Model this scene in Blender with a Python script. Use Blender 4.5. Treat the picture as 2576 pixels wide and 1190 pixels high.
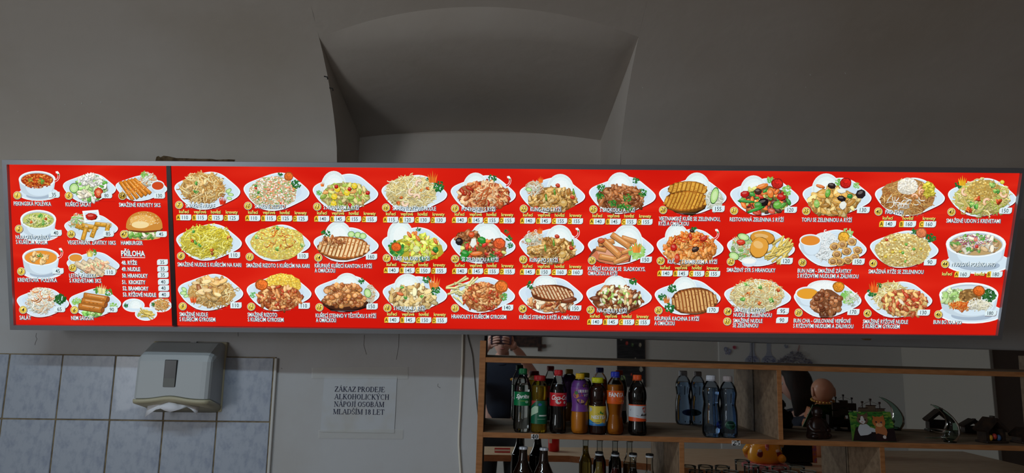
import bpy, bmesh, math, random
import numpy as np
from mathutils import Matrix, Vector

for _o in list(bpy.data.objects):
    bpy.data.objects.remove(_o)
SC = bpy.context.scene
COL = SC.collection
PI = math.pi

# ------------------------------------------------------------------ camera
IW, IH, FPX = 2576.0, 1190.0, 1696.3
CAM = Vector((0.0, -2.55, 1.62))
RC = (Matrix.Rotation(-math.radians(1.15), 3, 'Z') @ Matrix.Rotation(math.radians(90 + 8.8), 3, 'X')
      @ Matrix.Rotation(math.radians(0.86), 3, 'Z'))
cd = bpy.data.cameras.new('camera')
cd.sensor_width = 36.0
cd.lens = FPX / IW * 36.0
cd.clip_start = 0.02
cam = bpy.data.objects.new('camera', cd)
COL.objects.link(cam)
cam.matrix_world = Matrix.Translation(CAM) @ RC.to_4x4()
SC.camera = cam

# ------------------------------------------------------------------ world, light, exposure
w = bpy.data.worlds.new('world')
SC.world = w
w.use_nodes = True
w.node_tree.nodes['Background'].inputs[0].default_value = (0.6, 0.7, 0.9, 1)
w.node_tree.nodes['Background'].inputs[1].default_value = 0.0
vs = SC.view_settings
vs.view_transform = 'Standard'
vs.look = 'None'
vs.exposure = 0.0
vs.gamma = 1.0
vs.use_curve_mapping = False


XWIN = -2.96


def area(name, loc, target, sx, sy, power, col):
    l = bpy.data.lights.new(name, 'AREA')
    l.shape = 'RECTANGLE'
    l.size, l.size_y, l.energy, l.color = sx, sy, power, col
    o = bpy.data.objects.new(name, l)
    COL.objects.link(o)
    o.location = loc
    o.rotation_euler = (Vector(target) - Vector(loc)).to_track_quat('-Z', 'Y').to_euler()
    return o


# ceiling tube over the serving side (its edge of shade lies under the board and beside the dispenser),
# and daylight through the window of the left wall (cool light that fades to the right)
area('ceiling_tube_offscreen', (-1.15, -2.0, 2.86), (-1.15, -2.0, 0.0), 1.5, 0.10, 23.0, (0.70, 0.88, 1.0))
area('window_left_offscreen', (XWIN, -3.3, 1.65), (0.0, -3.0, 1.6), 1.5, 1.25, 43.0, (0.92, 0.96, 1.0))


# ------------------------------------------------------------------ pixel helpers
def ray(px, py):
    return RC @ Vector(((px - IW / 2) / FPX, -(py - IH / 2) / FPX, -1.0))


def hit(px, py, y):                       # point of the plane y = const seen at a pixel
    d = ray(px, py)
    return CAM + d * ((y - CAM.y) / d.y)


YM = -0.03                                # face of the mirrors


def vhit(px, py, dist):                   # thing seen in the mirror, standing dist metres before it
    p = hit(px, py, YM + dist)
    return Vector((p.x, YM - dist, p.z))


def pxm(px, py, y):                       # metres per pixel there
    return (hit(px + 1, py, y) - hit(px, py, y)).length


# ------------------------------------------------------------------ material helpers
def lin(c):
    return tuple(((x / 255.0) / 12.92 if x / 255.0 <= 0.04045 else ((x / 255.0 + 0.055) / 1.055) ** 2.4) for x in c)


MATS = {}


def mat(name, col=(200, 200, 200), rough=0.5, metal=0.0, trans=0.0, ior=1.45, noise=None, bump=0.0, bscale=200.0, coat=0.0):
    """noise = (scale, (r,g,b) second colour, low, high[, (sx,sy,sz)])"""
    if name in MATS:
        return MATS[name]
    m = bpy.data.materials.new(name)
    m.use_nodes = True
    nt = m.node_tree
    b = nt.nodes['Principled BSDF']
    b.inputs['Base Color'].default_value = lin(col) + (1,)
    b.inputs['Roughness'].default_value = rough
    b.inputs['Metallic'].default_value = metal
    b.inputs['Transmission Weight'].default_value = trans
    b.inputs['IOR'].default_value = ior
    b.inputs['Coat Weight'].default_value = coat
    tc = nt.nodes.new('ShaderNodeTexCoord')
    if noise:
        mp = nt.nodes.new('ShaderNodeMapping')
        nt.links.new(tc.outputs['Object'], mp.inputs[0])
        if len(noise) > 4:
            mp.inputs['Scale'].default_value = noise[4]
        n = nt.nodes.new('ShaderNodeTexNoise')
        n.inputs['Scale'].default_value = noise[0]
        n.inputs['Detail'].default_value = 6
        nt.links.new(mp.outputs[0], n.inputs['Vector'])
        r = nt.nodes.new('ShaderNodeValToRGB')
        r.color_ramp.elements[0].position = noise[2]
        r.color_ramp.elements[1].position = noise[3]
        r.color_ramp.elements[0].color = lin(col) + (1,)
        r.color_ramp.elements[1].color = lin(noise[1]) + (1,)
        nt.links.new(n.outputs['Fac'], r.inputs[0])
        nt.links.new(r.outputs[0], b.inputs['Base Color'])
    if bump:
        n2 = nt.nodes.new('ShaderNodeTexNoise')
        n2.inputs['Scale'].default_value = bscale
        n2.inputs['Detail'].default_value = 4
        nt.links.new(tc.outputs['Object'], n2.inputs['Vector'])
        bp = nt.nodes.new('ShaderNodeBump')
        bp.inputs['Strength'].default_value = bump
        bp.inputs['Distance'].default_value = 0.004
        nt.links.new(n2.outputs['Fac'], bp.inputs['Height'])
        nt.links.new(bp.outputs[0], b.inputs['Normal'])
    MATS[name] = m
    return m


def attr_mat(name, emit=None, rough=0.5):
    """colour comes from the print attribute of the mesh"""
    m = bpy.data.materials.new(name)
    m.use_nodes = True
    nt = m.node_tree
    a = nt.nodes.new('ShaderNodeAttribute')
    a.attribute_name = 'print'
    b = nt.nodes['Principled BSDF']
    b.inputs['Roughness'].default_value = rough
    if emit:
        nt.nodes.remove(b)
        e = nt.nodes.new('ShaderNodeEmission')
        e.inputs['Strength'].default_value = emit
        nt.links.new(a.outputs['Color'], e.inputs['Color'])
        nt.links.new(e.outputs[0], nt.nodes['Material Output'].inputs[0])
    else:
        nt.links.new(a.outputs['Color'], b.inputs['Base Color'])
    return m


def clear_mat(name, tint, alpha):
    """thin clear plastic or glass wall: mostly lets light through, fresnel gloss on top"""
    m = bpy.data.materials.new(name)
    m.use_nodes = True
    nt = m.node_tree
    nt.nodes.remove(nt.nodes['Principled BSDF'])
    t = nt.nodes.new('ShaderNodeBsdfTransparent')
    t.inputs[0].default_value = lin(tint) + (1,)
    g = nt.nodes.new('ShaderNodeBsdfGlossy')
    g.inputs['Roughness'].default_value = 0.06
    lw = nt.nodes.new('ShaderNodeLayerWeight')
    lw.inputs[0].default_value = alpha
    mx = nt.nodes.new('ShaderNodeMixShader')
    nt.links.new(lw.outputs['Fresnel'], mx.inputs[0])
    nt.links.new(t.outputs[0], mx.inputs[1])
    nt.links.new(g.outputs[0], mx.inputs[2])
    nt.links.new(mx.outputs[0], nt.nodes['Material Output'].inputs[0])
    return m


# ------------------------------------------------------------------ mesh helpers
def mk(name, verts, faces, m, parent=None, smooth=False, loc=None):
    me = bpy.data.meshes.new(name)
    me.from_pydata([tuple(v) for v in verts], [], faces)
    me.update()
    if m:
        me.materials.append(m)
    if smooth:
        me.polygons.foreach_set('use_smooth', [True] * len(me.polygons))
    o = bpy.data.objects.new(name, me)
    COL.objects.link(o)
    if parent:
        o.parent = parent
    if loc is not None:
        o.location = loc
    return o


def tag(o, label, cat, group=None):
    o['label'] = label
    o['category'] = cat
    if group:
        o['group'] = group
    return o


def thing(name, label, cat, loc=(0, 0, 0), rot=None, group=None):
    o = bpy.data.objects.new(name, None)
    o.empty_display_size = 0.05
    COL.objects.link(o)
    o.location = loc
    if rot is not None:
        o.rotation_euler = rot
    return tag(o, label, cat, group)


def struct(o):
    o['kind'] = 'structure'
    return o


def merge(*gs):
    V, F = [], []
    for v, f in gs:
        n = len(V)
        V += [tuple(q) for q in v]
        F += [tuple(i + n for i in g) for g in f]
    return V, F


def g_box(x0, x1, y0, y1, z0, z1, b=0.0, seg=2):
    bm = bmesh.new()
    bmesh.ops.create_cube(bm, size=1.0)
    for v in bm.verts:
        v.co = Vector((x0 + (v.co.x + .5) * (x1 - x0), y0 + (v.co.y + .5) * (y1 - y0), z0 + (v.co.z + .5) * (z1 - z0)))
    if b:
        bmesh.ops.bevel(bm, geom=list(bm.edges), offset=b, segments=seg, affect='EDGES', profile=0.5)
    bm.verts.index_update()
    r = [v.co.copy() for v in bm.verts], [tuple(v.index for v in f.verts) for f in bm.faces]
    bm.free()
    return r


def g_lathe(prof, seg=28, ox=0, oy=0, oz=0, sx=1.0, sy=1.0, wob=None):
    V, F = [], []
    for (r, z) in prof:
        for k in range(seg):
            a = 2 * PI * k / seg
            rr = r * (wob(a, z) if wob else 1.0)
            V.append((ox + rr * math.cos(a) * sx, oy + rr * math.sin(a) * sy, oz + z))
    n = len(prof)
    for i in range(n - 1):
        for k in range(seg):
            k2 = (k + 1) % seg
            F.append((i * seg + k, i * seg + k2, (i + 1) * seg + k2, (i + 1) * seg + k))
    F.append(tuple(reversed(range(seg))))
    F.append(tuple(range((n - 1) * seg, n * seg)))
    return V, F


def g_tube(pts, rad, seg=8, cap=True):
    pts = [Vector(p) for p in pts]
    n = len(pts)
    rads = rad if isinstance(rad, (list, tuple)) else [rad] * n
    V, F = [], []
    up = Vector((0.13, 0.29, 0.95)).normalized()
    for i, p in enumerate(pts):
        t = (pts[min(i + 1, n - 1)] - pts[max(i - 1, 0)]).normalized()
        a = t.cross(up)
        if a.length < 1e-4:
            a = t.cross(Vector((1, 0, 0)))
        a.normalize()
        b = t.cross(a)
        for k in range(seg):
            q = 2 * PI * k / seg
            V.append(p + (a * math.cos(q) + b * math.sin(q)) * rads[i])
    for i in range(n - 1):
        for k in range(seg):
            k2 = (k + 1) % seg
            F.append((i * seg + k, (i + 1) * seg + k, (i + 1) * seg + k2, i * seg + k2))
    if cap:
        F.append(tuple(range(seg)))
        F.append(tuple(reversed(range((n - 1) * seg, n * seg))))
    return V, F


def g_ball(c, r, seg=14, rings=9, sc=(1, 1, 1)):
    c = Vector(c)
    V = [c + Vector((0, 0, -r * sc[2]))]
    for i in range(1, rings):
        t = -PI / 2 + PI * i / rings
        for k in range(seg):
            a = 2 * PI * k / seg
            V.append(c + Vector((r * sc[0] * math.cos(t) * math.cos(a), r * sc[1] * math.cos(t) * math.sin(a), r * sc[2] * math.sin(t))))
    V.append(c + Vector((0, 0, r * sc[2])))
    F = []
    for k in range(seg):
        F.append((0, 1 + (k + 1) % seg, 1 + k))
        F.append((len(V) - 1, len(V) - 1 - seg + k, len(V) - 1 - seg + (k + 1) % seg))
    for i in range(rings - 2):
        for k in range(seg):
            k2 = (k + 1) % seg
            F.append((1 + i * seg + k, 1 + i * seg + k2, 1 + (i + 1) * seg + k2, 1 + (i + 1) * seg + k))
    return V, F


def g_prism(poly, y0, y1):
    """poly in x,z extruded along y"""
    n = len(poly)
    V = [(x, y0, z) for x, z in poly] + [(x, y1, z) for x, z in poly]
    F = [tuple(range(n)), tuple(reversed(range(n, 2 * n)))]
    F += [(i, i + n, (i + 1) % n + n, (i + 1) % n) for i in range(n)]
    return V, F


def catmull(P, sub=6, closed=False):
    P = [Vector(p) for p in P]
    n = len(P)
    out = []
    for i in range(n if closed else n - 1):
        if closed:
            a, b, c, d = P[(i - 1) % n], P[i], P[(i + 1) % n], P[(i + 2) % n]
        else:
            a, b, c, d = P[max(i - 1, 0)], P[i], P[i + 1], P[min(i + 2, n - 1)]
        for k in range(sub):
            t = k / sub
            out.append(0.5 * ((2 * b) + (c - a) * t + (2 * a - 5 * b + 4 * c - d) * t * t + (3 * b - a - 3 * c + d) * t ** 3))
    if not closed:
        out.append(P[-1])
    return out


# ------------------------------------------------------------------ lettering
TXT = {}


def text_geo(s, shear=0.0, off=0.0):
    k = (s, shear, off)
    if k not in TXT:
        cu = bpy.data.curves.new('t', 'FONT')
        cu.body = s
        cu.size = 1.0
        cu.shear = shear
        cu.offset = off
        cu.resolution_u = 2
        cu.dimensions = '2D'
        cu.fill_mode = 'BOTH'
        ob = bpy.data.objects.new('t', cu)
        me = bpy.data.meshes.new_from_object(ob)
        v = np.array([(q.co.x, q.co.y) for q in me.vertices]) if len(me.vertices) else np.zeros((1, 2))
        f = [tuple(p.vertices) for p in me.polygons]
        bpy.data.objects.remove(ob)
        bpy.data.curves.remove(cu)
        bpy.data.meshes.remove(me)
        TXT[k] = (v, f)
    return TXT[k]


CAPH = 0.72

# thin/thick stroke serif capitals for the typed notice and the shelf price stickers
TK, TN = 0.145, 0.055


def _sf(x, y):
    return ('l', x - .16, y, x + .16, y, TN)


SERIF = {
    'I': (.5, [('l', .25, 0, .25, 1, TK), _sf(.25, .02), _sf(.25, .98)]),
    'L': (.9, [('l', .2, 0, .2, 1, TK), _sf(.2, .98), ('l', .05, .02, .82, .02, TN), ('l', .8, 0, .86, .28, TN)]),
    'E': (.92, [('l', .2, 0, .2, 1, TK), ('l', .05, .02, .8, .02, TN), ('l', .05, .98, .78, .98, TN), ('l', .2, .52, .6, .52, TN), ('l', .6, .4, .6, .64, TN), ('l', .76, .78, .76, 1, TN), ('l', .8, 0, .85, .25, TN)]),
    'T': (.92, [('l', .46, 0, .46, 1, TK), _sf(.46, .02), ('l', .06, .98, .86, .98, TN), ('l', .07, .75, .07, 1, TN), ('l', .85, .75, .85, 1, TN)]),
    'H': (1.06, [('l', .22, 0, .22, 1, TK), ('l', .84, 0, .84, 1, TK), _sf(.22, .02), _sf(.22, .98), _sf(.84, .02), _sf(.84, .98), ('l', .22, .52, .84, .52, TN)]),
    'N': (1.06, [('l', .2, 0, .2, 1, TN), ('l', .86, 0, .86, 1, TN), ('l', .2, .97, .86, .03, TK), _sf(.2, .02), _sf(.15, .98), _sf(.86, .98)]),
    'M': (1.3, [('l', .2, 0, .2, 1, TN), ('l', 1.08, 0, 1.08, 1, TK), ('l', .22, .97, .62, .05, TK), ('l', .64, .05, 1.05, .97, TN), _sf(.2, .02), _sf(1.08, .02), _sf(.2, .98), _sf(1.1, .98)]),
    'A': (1.05, [('l', .14, .02, .5, 1, TN), ('l', .5, 1, .9, .02, TK), ('l', .28, .36, .73, .36, TN), _sf(.14, .02), _sf(.9, .02)]),
    'K': (1.06, [('l', .22, 0, .22, 1, TK), ('l', .24, .45, .82, .98, TN), ('l', .4, .58, .88, .02, TK), _sf(.22, .02), _sf(.22, .98), _sf(.82, .98), _sf(.9, .02)]),
    'Z': (.92, [('l', .76, .96, .14, .04, TK), ('l', .12, .98, .82, .98, TN), ('l', .08, .02, .82, .02, TN), ('l', .12, .78, .12, 1, TN), ('l', .83, 0, .83, .24, TN)]),
    'Y': (1.04, [('l', .52, 0, .52, .48, TK), ('l', .16, .98, .52, .45, TK), ('l', .52, .45, .86, .98, TN), _sf(.52, .02), _sf(.16, .98), _sf(.86, .98)]),
    'P': (.82, [('l', .2, 0, .2, 1, TK), _sf(.2, .02), ('l', .05, .98, .4, .98, TN), ('a', .38, .735, .3, .245, 90, -90, TK), ('l', .2, .49, .4, .49, TN)]),
    'R': (1.0, [('l', .2, 0, .2, 1, TK), _sf(.2, .02), ('l', .05, .98, .4, .98, TN), ('a', .38, .745, .3, .235, 90, -90, TK), ('l', .2, .51, .4, .51, TN), ('l', .42, .5, .84, .02, TK), _sf(.88, .02)]),
    'B': (.95, [('l', .2, 0, .2, 1, TK), ('l', .05, .98, .4, .98, TN), ('l', .05, .02, .4, .02, TN), ('a', .38, .755, .27, .225, 90, -90, TK), ('a', .38, .275, .33, .255, 90, -90, TK), ('l', .2, .53, .4, .53, TN)]),
    'D': (1.05, [('l', .2, 0, .2, 1, TK), ('l', .05, .98, .45, .98, TN), ('l', .05, .02, .45, .02, TN), ('a', .42, .5, .46, .48, 90, -90, TK)]),
    'O': (1.08, [('o', .54, .5, .44, .5)]),
    'C': (1.0, [('a', .52, .5, .42, .49, 50, 310, TK * .8), ('l', .82, .72, .82, .98, TN)]),
    'S': (.8, [('a', .4, .74, .26, .24, 30, 270, TK * .8), ('a', .4, .26, .28, .25, 90, -150, TK * .85), ('l', .66, .74, .66, .97, TN), ('l', .12, .03, .12, .28, TN)]),
    'J': (.6, [('l', .34, .2, .34, 1, TK), ('a', .2, .2, .14, .2, 0, -150, TK * .7), _sf(.34, .98)]),
    '1': (.75, [('l', .4, 0, .4, 1, TK), _sf(.4, .02), ('l', .2, .84, .4, .98, TN)]),
    '8': (.75, [('o', .38, .74, .25, .25), ('o', .38, .26, .3, .27)]),
    '4': (.75, [('l', .52, 0, .52, 1, TK), ('l', .5, .97, .06, .32, TN), ('l', .05, .3, .72, .3, TN * 1.6)]),
    '0': (.75, [('o', .38, .5, .32, .5)]),
    '2': (.75, [('a', .36, .7, .26, .29, 160, -40, TK * .9), ('l', .56, .52, .1, .05, TN * 1.6), ('l', .08, .06, .68, .06, TK), ('l', .66, .05, .72, .26, TN)]),
    '5': (.75, [('l', .2, .95, .66, .95, TK), ('l', .2, .97, .12, .52, TN), ('a', .32, .33, .32, .33, 120, -140, TK)]),
    ' ': (.38, []),
}
ACC = {'Á': ('A', "'"), 'Ý': ('Y', "'"), 'Í': ('I', "'"), 'Š': ('S', 'v')}


def serif_geo(s, wt=1.0):
    V, F = [], []

    def quad(a, b, c, d):
        n = len(V)
        V.extend([a, b, c, d])
        F.append((n, n + 1, n + 2, n + 3))

    def line(x0, y0, x1, y1, wd):
        dx, dy = x1 - x0, y1 - y0
        L = math.hypot(dx, dy) or 1
        nx, ny = -dy / L * wd / 2, dx / L * wd / 2
        quad((x0 - nx, y0 - ny), (x1 - nx, y1 - ny), (x1 + nx, y1 + ny), (x0 + nx, y0 + ny))

    ox = 0.0
    for ch in s:
        base, acc = ACC.get(ch, (ch, None))
        adv, st = SERIF[base]
        for q in st:
            if q[0] == 'l':
                line(ox + q[1], q[2], ox + q[3], q[4], q[5] * wt)
            elif q[0] == 'a':
                _, cx, cy, rx, ry, a0, a1, wd = q
                N = 12
                for i in range(N):
                    t0, t1 = (math.radians(a0 + (a1 - a0) * (i + e) / N) for e in (0, 1))

                    def pt(t, o):
                        th = wd * wt * (0.35 + 0.65 * abs(math.cos(t)))
                        return (ox + cx + (rx + o * th / 2) * math.cos(t), cy + (ry + o * TN / 2) * math.sin(t))
                    quad(pt(t0, -1), pt(t1, -1), pt(t1, 1), pt(t0, 1))
            else:
                _, cx, cy, rx, ry = q
                N = 20
                for i in range(N):
                    t0, t1 = (2 * PI * (i + e) / N for e in (0, 1))
                    ix, iy = rx - TK * 1.05 * wt, ry - TN
                    quad((ox + cx + ix * math.cos(t0), cy + iy * math.sin(t0)), (ox + cx + ix * math.cos(t1), cy + iy * math.sin(t1)),
                         (ox + cx + rx * math.cos(t1), cy + ry * math.sin(t1)), (ox + cx + rx * math.cos(t0), cy + ry * math.sin(t0)))
        if acc == "'":
            m = adv / 2
            line(ox + m - .04, 1.08, ox + m + .12, 1.26, TN * 1.4)
        elif acc == 'v':
            m = adv / 2
            line(ox + m - .14, 1.26, ox + m, 1.1, TN * 1.3)
            line(ox + m, 1.1, ox + m + .14, 1.26, TN * 1.3)
        ox += adv
    return np.array(V), F


# ------------------------------------------------------------------ flat print collector
class Print:
    """polygons with a colour each, laid in thin ink layers; conv maps 2-D print coordinates to 3-D"""

    def __init__(s, conv, z=0.0004, step=4e-6):
        s.conv, s.z, s.step = conv, z, step
        s.p, s.f, s.c, s.zz = [], [], [], []

    def poly(s, pts, col):
        n = len(s.p)
        s.p.extend([(q[0], q[1]) for q in pts])
        s.zz.extend([s.z] * len(pts))
        s.f.append(tuple(range(n, n + len(pts))))
        s.c.append(col)
        s.z += s.step

    def geo(s, pts, faces, col):
        n = len(s.p)
        s.p.extend([(q[0], q[1]) for q in pts])
        s.zz.extend([s.z] * len(pts))
        for g in faces:
            s.f.append(tuple(i + n for i in g))
            s.c.append(col)
        s.z += s.step

    def build(s, name, m, parent):
        V = s.conv(np.array(s.p, dtype=float), np.array(s.zz))
        o = mk(name, V, s.f, m, parent)
        me = o.data
        at = me.color_attributes.new('print', 'FLOAT_COLOR', 'CORNER')
        buf = np.ones((len(me.loops), 4), dtype=np.float32)
        i = 0
        for g, c in zip(s.f, s.c):
            k = len(g)
            buf[i:i + k, :3] = lin([min(255, max(0, q)) for q in c])
            i += k
        at.data.foreach_set('color', buf.ravel())
        return o

# ================================================================== THE ROOM
XL, XR, YF = -3.0, 4.6, -5.2
M_PLASTER = mat('plaster', (190, 190, 192), 0.85, noise=(2.2, (178, 173, 168), .42, .75), bump=.25, bscale=35)
M_VAULT = mat('vault_plaster', (200, 191, 182), 0.9, noise=(1.6, (184, 172, 158), .4, .8), bump=.3, bscale=22)
M_WHITE = mat('white_paint', (222, 218, 210), 0.7)

VP = catmull([(0.0, 2.24, 0), (-.03, 2.345, 0), (-.10, 2.445, 0), (-.22, 2.555, 0), (-.39, 2.655, 0), (-.62, 2.755, 0),
              (-1.0, 2.87, 0), (-1.6, 3.0, 0), (-2.6, 3.1, 0), (-3.6, 3.0, 0), (-4.3, 2.85, 0), (-4.8, 2.66, 0), (-5.1, 2.45, 0), (-5.2, 2.3, 0)], 5)
VY = np.array([-p.x for p in VP])
VZ = np.array([p.y for p in VP])


def zv(y):
    return float(np.interp(-y, VY, VZ))


def vault_hit(px, py):
    d = ray(px, py)
    lo, hi = 0.3, 3.2
    for _ in range(50):
        m = (lo + hi) / 2
        p = CAM + d * m
        if p.z > zv(p.y) or p.y > 0:
            hi = m
        else:
            lo = m
    return CAM + d * lo


floor = struct(mk('floor', *g_box(XL - .1, XR + .1, YF - .1, .1, -.1, 0), mat('floor_tiles', (120, 110, 100), .5, noise=(3, (100, 92, 84), .4, .7))))
wall_back = struct(mk('wall_back', *g_box(XL, XR, 0, .12, 0, 2.24), M_PLASTER))
wall_left = struct(mk('wall_left', *g_box(XL - .12, XL, YF, .4, 0, 3.2), M_WHITE))
M_BRICKP = bpy.data.materials.new('painted_brick')
M_BRICKP.use_nodes = True
_n = M_BRICKP.node_tree
_b = _n.nodes['Principled BSDF']
_b.inputs['Base Color'].default_value = lin((216, 214, 210)) + (1,)
_b.inputs['Roughness'].default_value = .6
_br = _n.nodes.new('ShaderNodeTexBrick')
_tc = _n.nodes.new('ShaderNodeTexCoord')
_mp = _n.nodes.new('ShaderNodeMapping')
_mp.inputs['Rotation'].default_value = (PI / 2, 0, 0)
_br.inputs['Scale'].default_value = 2.2
_br.inputs['Mortar Size'].default_value = .012
_br.inputs['Color1'].default_value = _br.inputs['Color2'].default_value = (1, 1, 1, 1)
_br.inputs['Mortar'].default_value = (0, 0, 0, 1)
_n.links.new(_tc.outputs['Object'], _mp.inputs[0])
_n.links.new(_mp.outputs[0], _br.inputs['Vector'])
_bp = _n.nodes.new('ShaderNodeBump')
_bp.inputs['Strength'].default_value = .35
_bp.inputs['Distance'].default_value = .006
_n.links.new(_br.outputs['Color'], _bp.inputs['Height'])
_n.links.new(_bp.outputs[0], _b.inputs['Normal'])
wall_front = struct(mk('wall_front', *g_box(XL, XR, YF - .12, YF, 0, 2.6), M_BRICKP))
wall_right = struct(mk('wall_right', *merge(g_box(XR, XR + .12, YF, -3.8, 0, 3.2), g_box(XR, XR + .12, -1.7, .4, 0, 3.2), g_box(XR, XR + .12, -3.8, -1.7, 2.5, 3.2)),
                       M_WHITE))
door = struct(mk('door_1', *g_box(XR + .03, XR + .08, -3.8, -1.7, 0, 2.5), mat('dark_door', (58, 40, 30), .5)))
win = struct(mk('window_1', *merge(g_box(XL, XL + .03, -4.12, -2.48, .95, 1.02), g_box(XL, XL + .03, -4.12, -2.48, 2.28, 2.35),
                                   g_box(XL, XL + .03, -4.12, -4.05, 1.02, 2.28), g_box(XL, XL + .03, -2.55, -2.48, 1.02, 2.28)), M_WHITE))

# ---- vaulted ceiling with the lunette niche
pl, pr_ = vault_hit(848, 408), vault_hit(1560, 412)
NXL, NXR = pl.x, pr_.x
yTL, yTC, yTR = vault_hit(783, 95).y, vault_hit(1200, 17).y, vault_hit(1597, 93).y
YB = 0.27
bl, bc, br_ = hit(905, 346, YB), hit(1205, 329, YB), hit(1511, 353, YB)


def yarc(x):
    t = (x - NXL) / (NXR - NXL)
    return (yTL * (1 - t) + yTR * t) + (yTC - (yTL + yTR) / 2) * 4 * t * (1 - t)


V, F = [], []
ys_all = list(np.interp(np.linspace(0, 1, 64), np.linspace(0, 1, len(VY)), -VY))


def strip(cols, start):
    rows = []
    for x in cols:
        y0 = start(x)
        ys = [y0] + [y for y in np.linspace(y0, YF, 60)[1:]]
        idx = []
        for y in ys:
            idx.append(len(V))
            V.append((x, y, zv(y)))
        rows.append(idx)
    for a, b in zip(rows, rows[1:]):
        for i in range(len(a) - 1):
            F.append((a[i], a[i + 1], b[i + 1], b[i]))


def fine(y):   # denser rows near the wall
    return y


def strip2(cols):
    yy = [0, -.01, -.03, -.06, -.1, -.15, -.22, -.3, -.39, -.5, -.62, -.8, -1.0, -1.3, -1.6, -2.1, -2.6, -3.1, -3.6, -4.0, -4.3, -4.6, -4.8, -5.0, -5.1, -5.2]
    rows = []
    for x in cols:
        idx = []
        for y in yy:
            idx.append(len(V))
            V.append((x, y, zv(y)))
        rows.append(idx)
    for a, b in zip(rows, rows[1:]):
        for i in range(len(a) - 1):
            F.append((a[i], a[i + 1], b[i + 1], b[i]))


strip2([XL, -2, -1.2, NXL])
strip2([NXR, 1.2, 2.2, 3.4, XR])
strip([NXL + (NXR - NXL) * i / 24 for i in range(25)], yarc)
ceiling = struct(mk('ceiling', V, F, M_VAULT, smooth=True))


def ruled(name, A, B, n, m, parent, bow=0.0):
    V, F = [], []
    k = len(A)
    for j in range(n + 1):
        t = j / n
        for a, b in zip(A, B):
            p = Vector(a) * (1 - t) + Vector(b) * t
            u_ = t ** .55
            p.z += bow * 4 * u_ * (1 - u_) * math.sin(PI * len(V[j * k:]) / (k - 1)) ** .5
            V.append(p)
    for j in range(n):
        for i in range(k - 1):
            F.append((j * k + i, j * k + i + 1, (j + 1) * k + i + 1, (j + 1) * k + i))
    return mk(name, V, F, m, parent, smooth=True)


fr = [(NXL + (NXR - NXL) * i / 24, yarc(NXL + (NXR - NXL) * i / 24), 0) for i in range(25)]
fr = [(x, y, zv(y)) for x, y, _ in fr]
zb = lambda t: bl.z * (1 - t) + br_.z * t + (bc.z - (bl.z + br_.z) / 2) * 4 * t * (1 - t)
bk = [(bl.x + (br_.x - bl.x) * i / 24, YB, zb(i / 24)) for i in range(25)]
ruled('niche_soffit', fr, bk, 14, M_VAULT, ceiling, bow=-.045)
for nm, x, ye, xb, zt in (('l', NXL, yarc(NXL), bl.x, bl.z), ('r', NXR, yarc(NXR), br_.x, br_.z)):
    A = [(x, ye * i / 12, zv(ye * i / 12)) for i in range(13)]
    B = [(xb, YB, 2.24 + (zt - 2.24) * i / 12) for i in range(13)]
    ruled('niche_jamb', A, B, 8, M_VAULT, ceiling)
mk('niche_back', [(bl.x, YB, 2.24)] + bk + [(br_.x, YB, 2.24)], [tuple(range(27))], M_VAULT, ceiling)
mk('niche_sill', [(NXL, 0, 2.24), (NXR, 0, 2.24), (br_.x, YB, 2.24), (bl.x, YB, 2.24)], [(0, 1, 2, 3)], M_PLASTER, ceiling)


def vault_patch(name, pts, m, lift=.0015):
    P = []
    for a, b in pts:
        p = vault_hit(a, b)
        P.append(p + Vector((0, -lift, -lift)))
    return mk(name, P, [tuple(range(len(P)))], m, ceiling)


vault_patch('broken_plaster', [(391, 405.5), (394, 394), (399, 391.5), (404, 395), (412, 391), (425, 392.5), (444, 397), (470, 397.5), (505, 399), (532, 399), (545, 401),
                               (575, 400), (592, 401), (588, 408), (520, 407.5), (450, 406.5)], mat('raw_plaster', (112, 92, 66), .95, noise=(60, (80, 62, 42), .4, .6)))
M_CHIP = mat('pale_chip', (236, 236, 232), .8)
M_NAIL = mat('dark_nail', (16, 14, 14), .6)
for (a, b, l) in ((205, 258, 3), (253, 255, 3), (45, 279, 1.5), (2036, 186, 3.5), (2124, 182, 3.5), (1950, 184, 2), (2025, 218, 2), (1615, 219, 2.5), (163, 262, 1.5)):
    vault_patch('paint_chip', [(a, b), (a + 1.6, b - .5), (a + 1.6 + l * .6, b + l), (a + l * .5, b + l)], M_CHIP)
# two nails in the left cheek of the niche
for (a, b) in ((815.5, 192), (829, 221)):
    d = ray(a, b)
    p = CAM + d * ((NXL + .004 - CAM.x) / d.x)
    mk('nail', *g_tube([p, p + Vector((.012, -.004, -.004)), p + Vector((.014, -.003, -.012))], .0022, 6), M_NAIL, ceiling)

# ---- wall tiles, grout and edge strip
TX, TZ, TW, TH = -1.7781, 1.5463, .192, .2308
M_TILE = mat('marbled_tile', (170, 177, 190), .3, noise=(62, (148, 156, 174), .46, .7, (1, 1, .6)), coat=.15)
M_GROUT = mat('grout', (138, 122, 94), .9, noise=(40, (96, 80, 58), .4, .7))
x_end = TX + 5 * TW
mk('grout', *g_box(XL + .005, x_end + .004, -.006, .004, TZ - 4 * TH, TZ + .001), M_GROUT, wall_back)
tb = g_box(.0024, TW - .0024, -.0085, -.002, -TH + .0024, -.0024, .0015, 1)
tme = None
for i in range(-2, 5):
    for j in range(3):
        if tme is None:
            o = mk('tile', *tb, M_TILE, wall_back)
            tme = o.data
        else:
            o = bpy.data.objects.new('tile', tme)
            COL.objects.link(o)
            o.parent = wall_back
        o.location = (TX + i * TW + random.Random(i * 7 + j).uniform(-.0006, .0006), random.Random(i + j * 9).uniform(-.0006, .0004), TZ - j * TH)
        o.rotation_euler = (0, random.Random(i * 3 + j).uniform(-.003, .003), 0)
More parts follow.
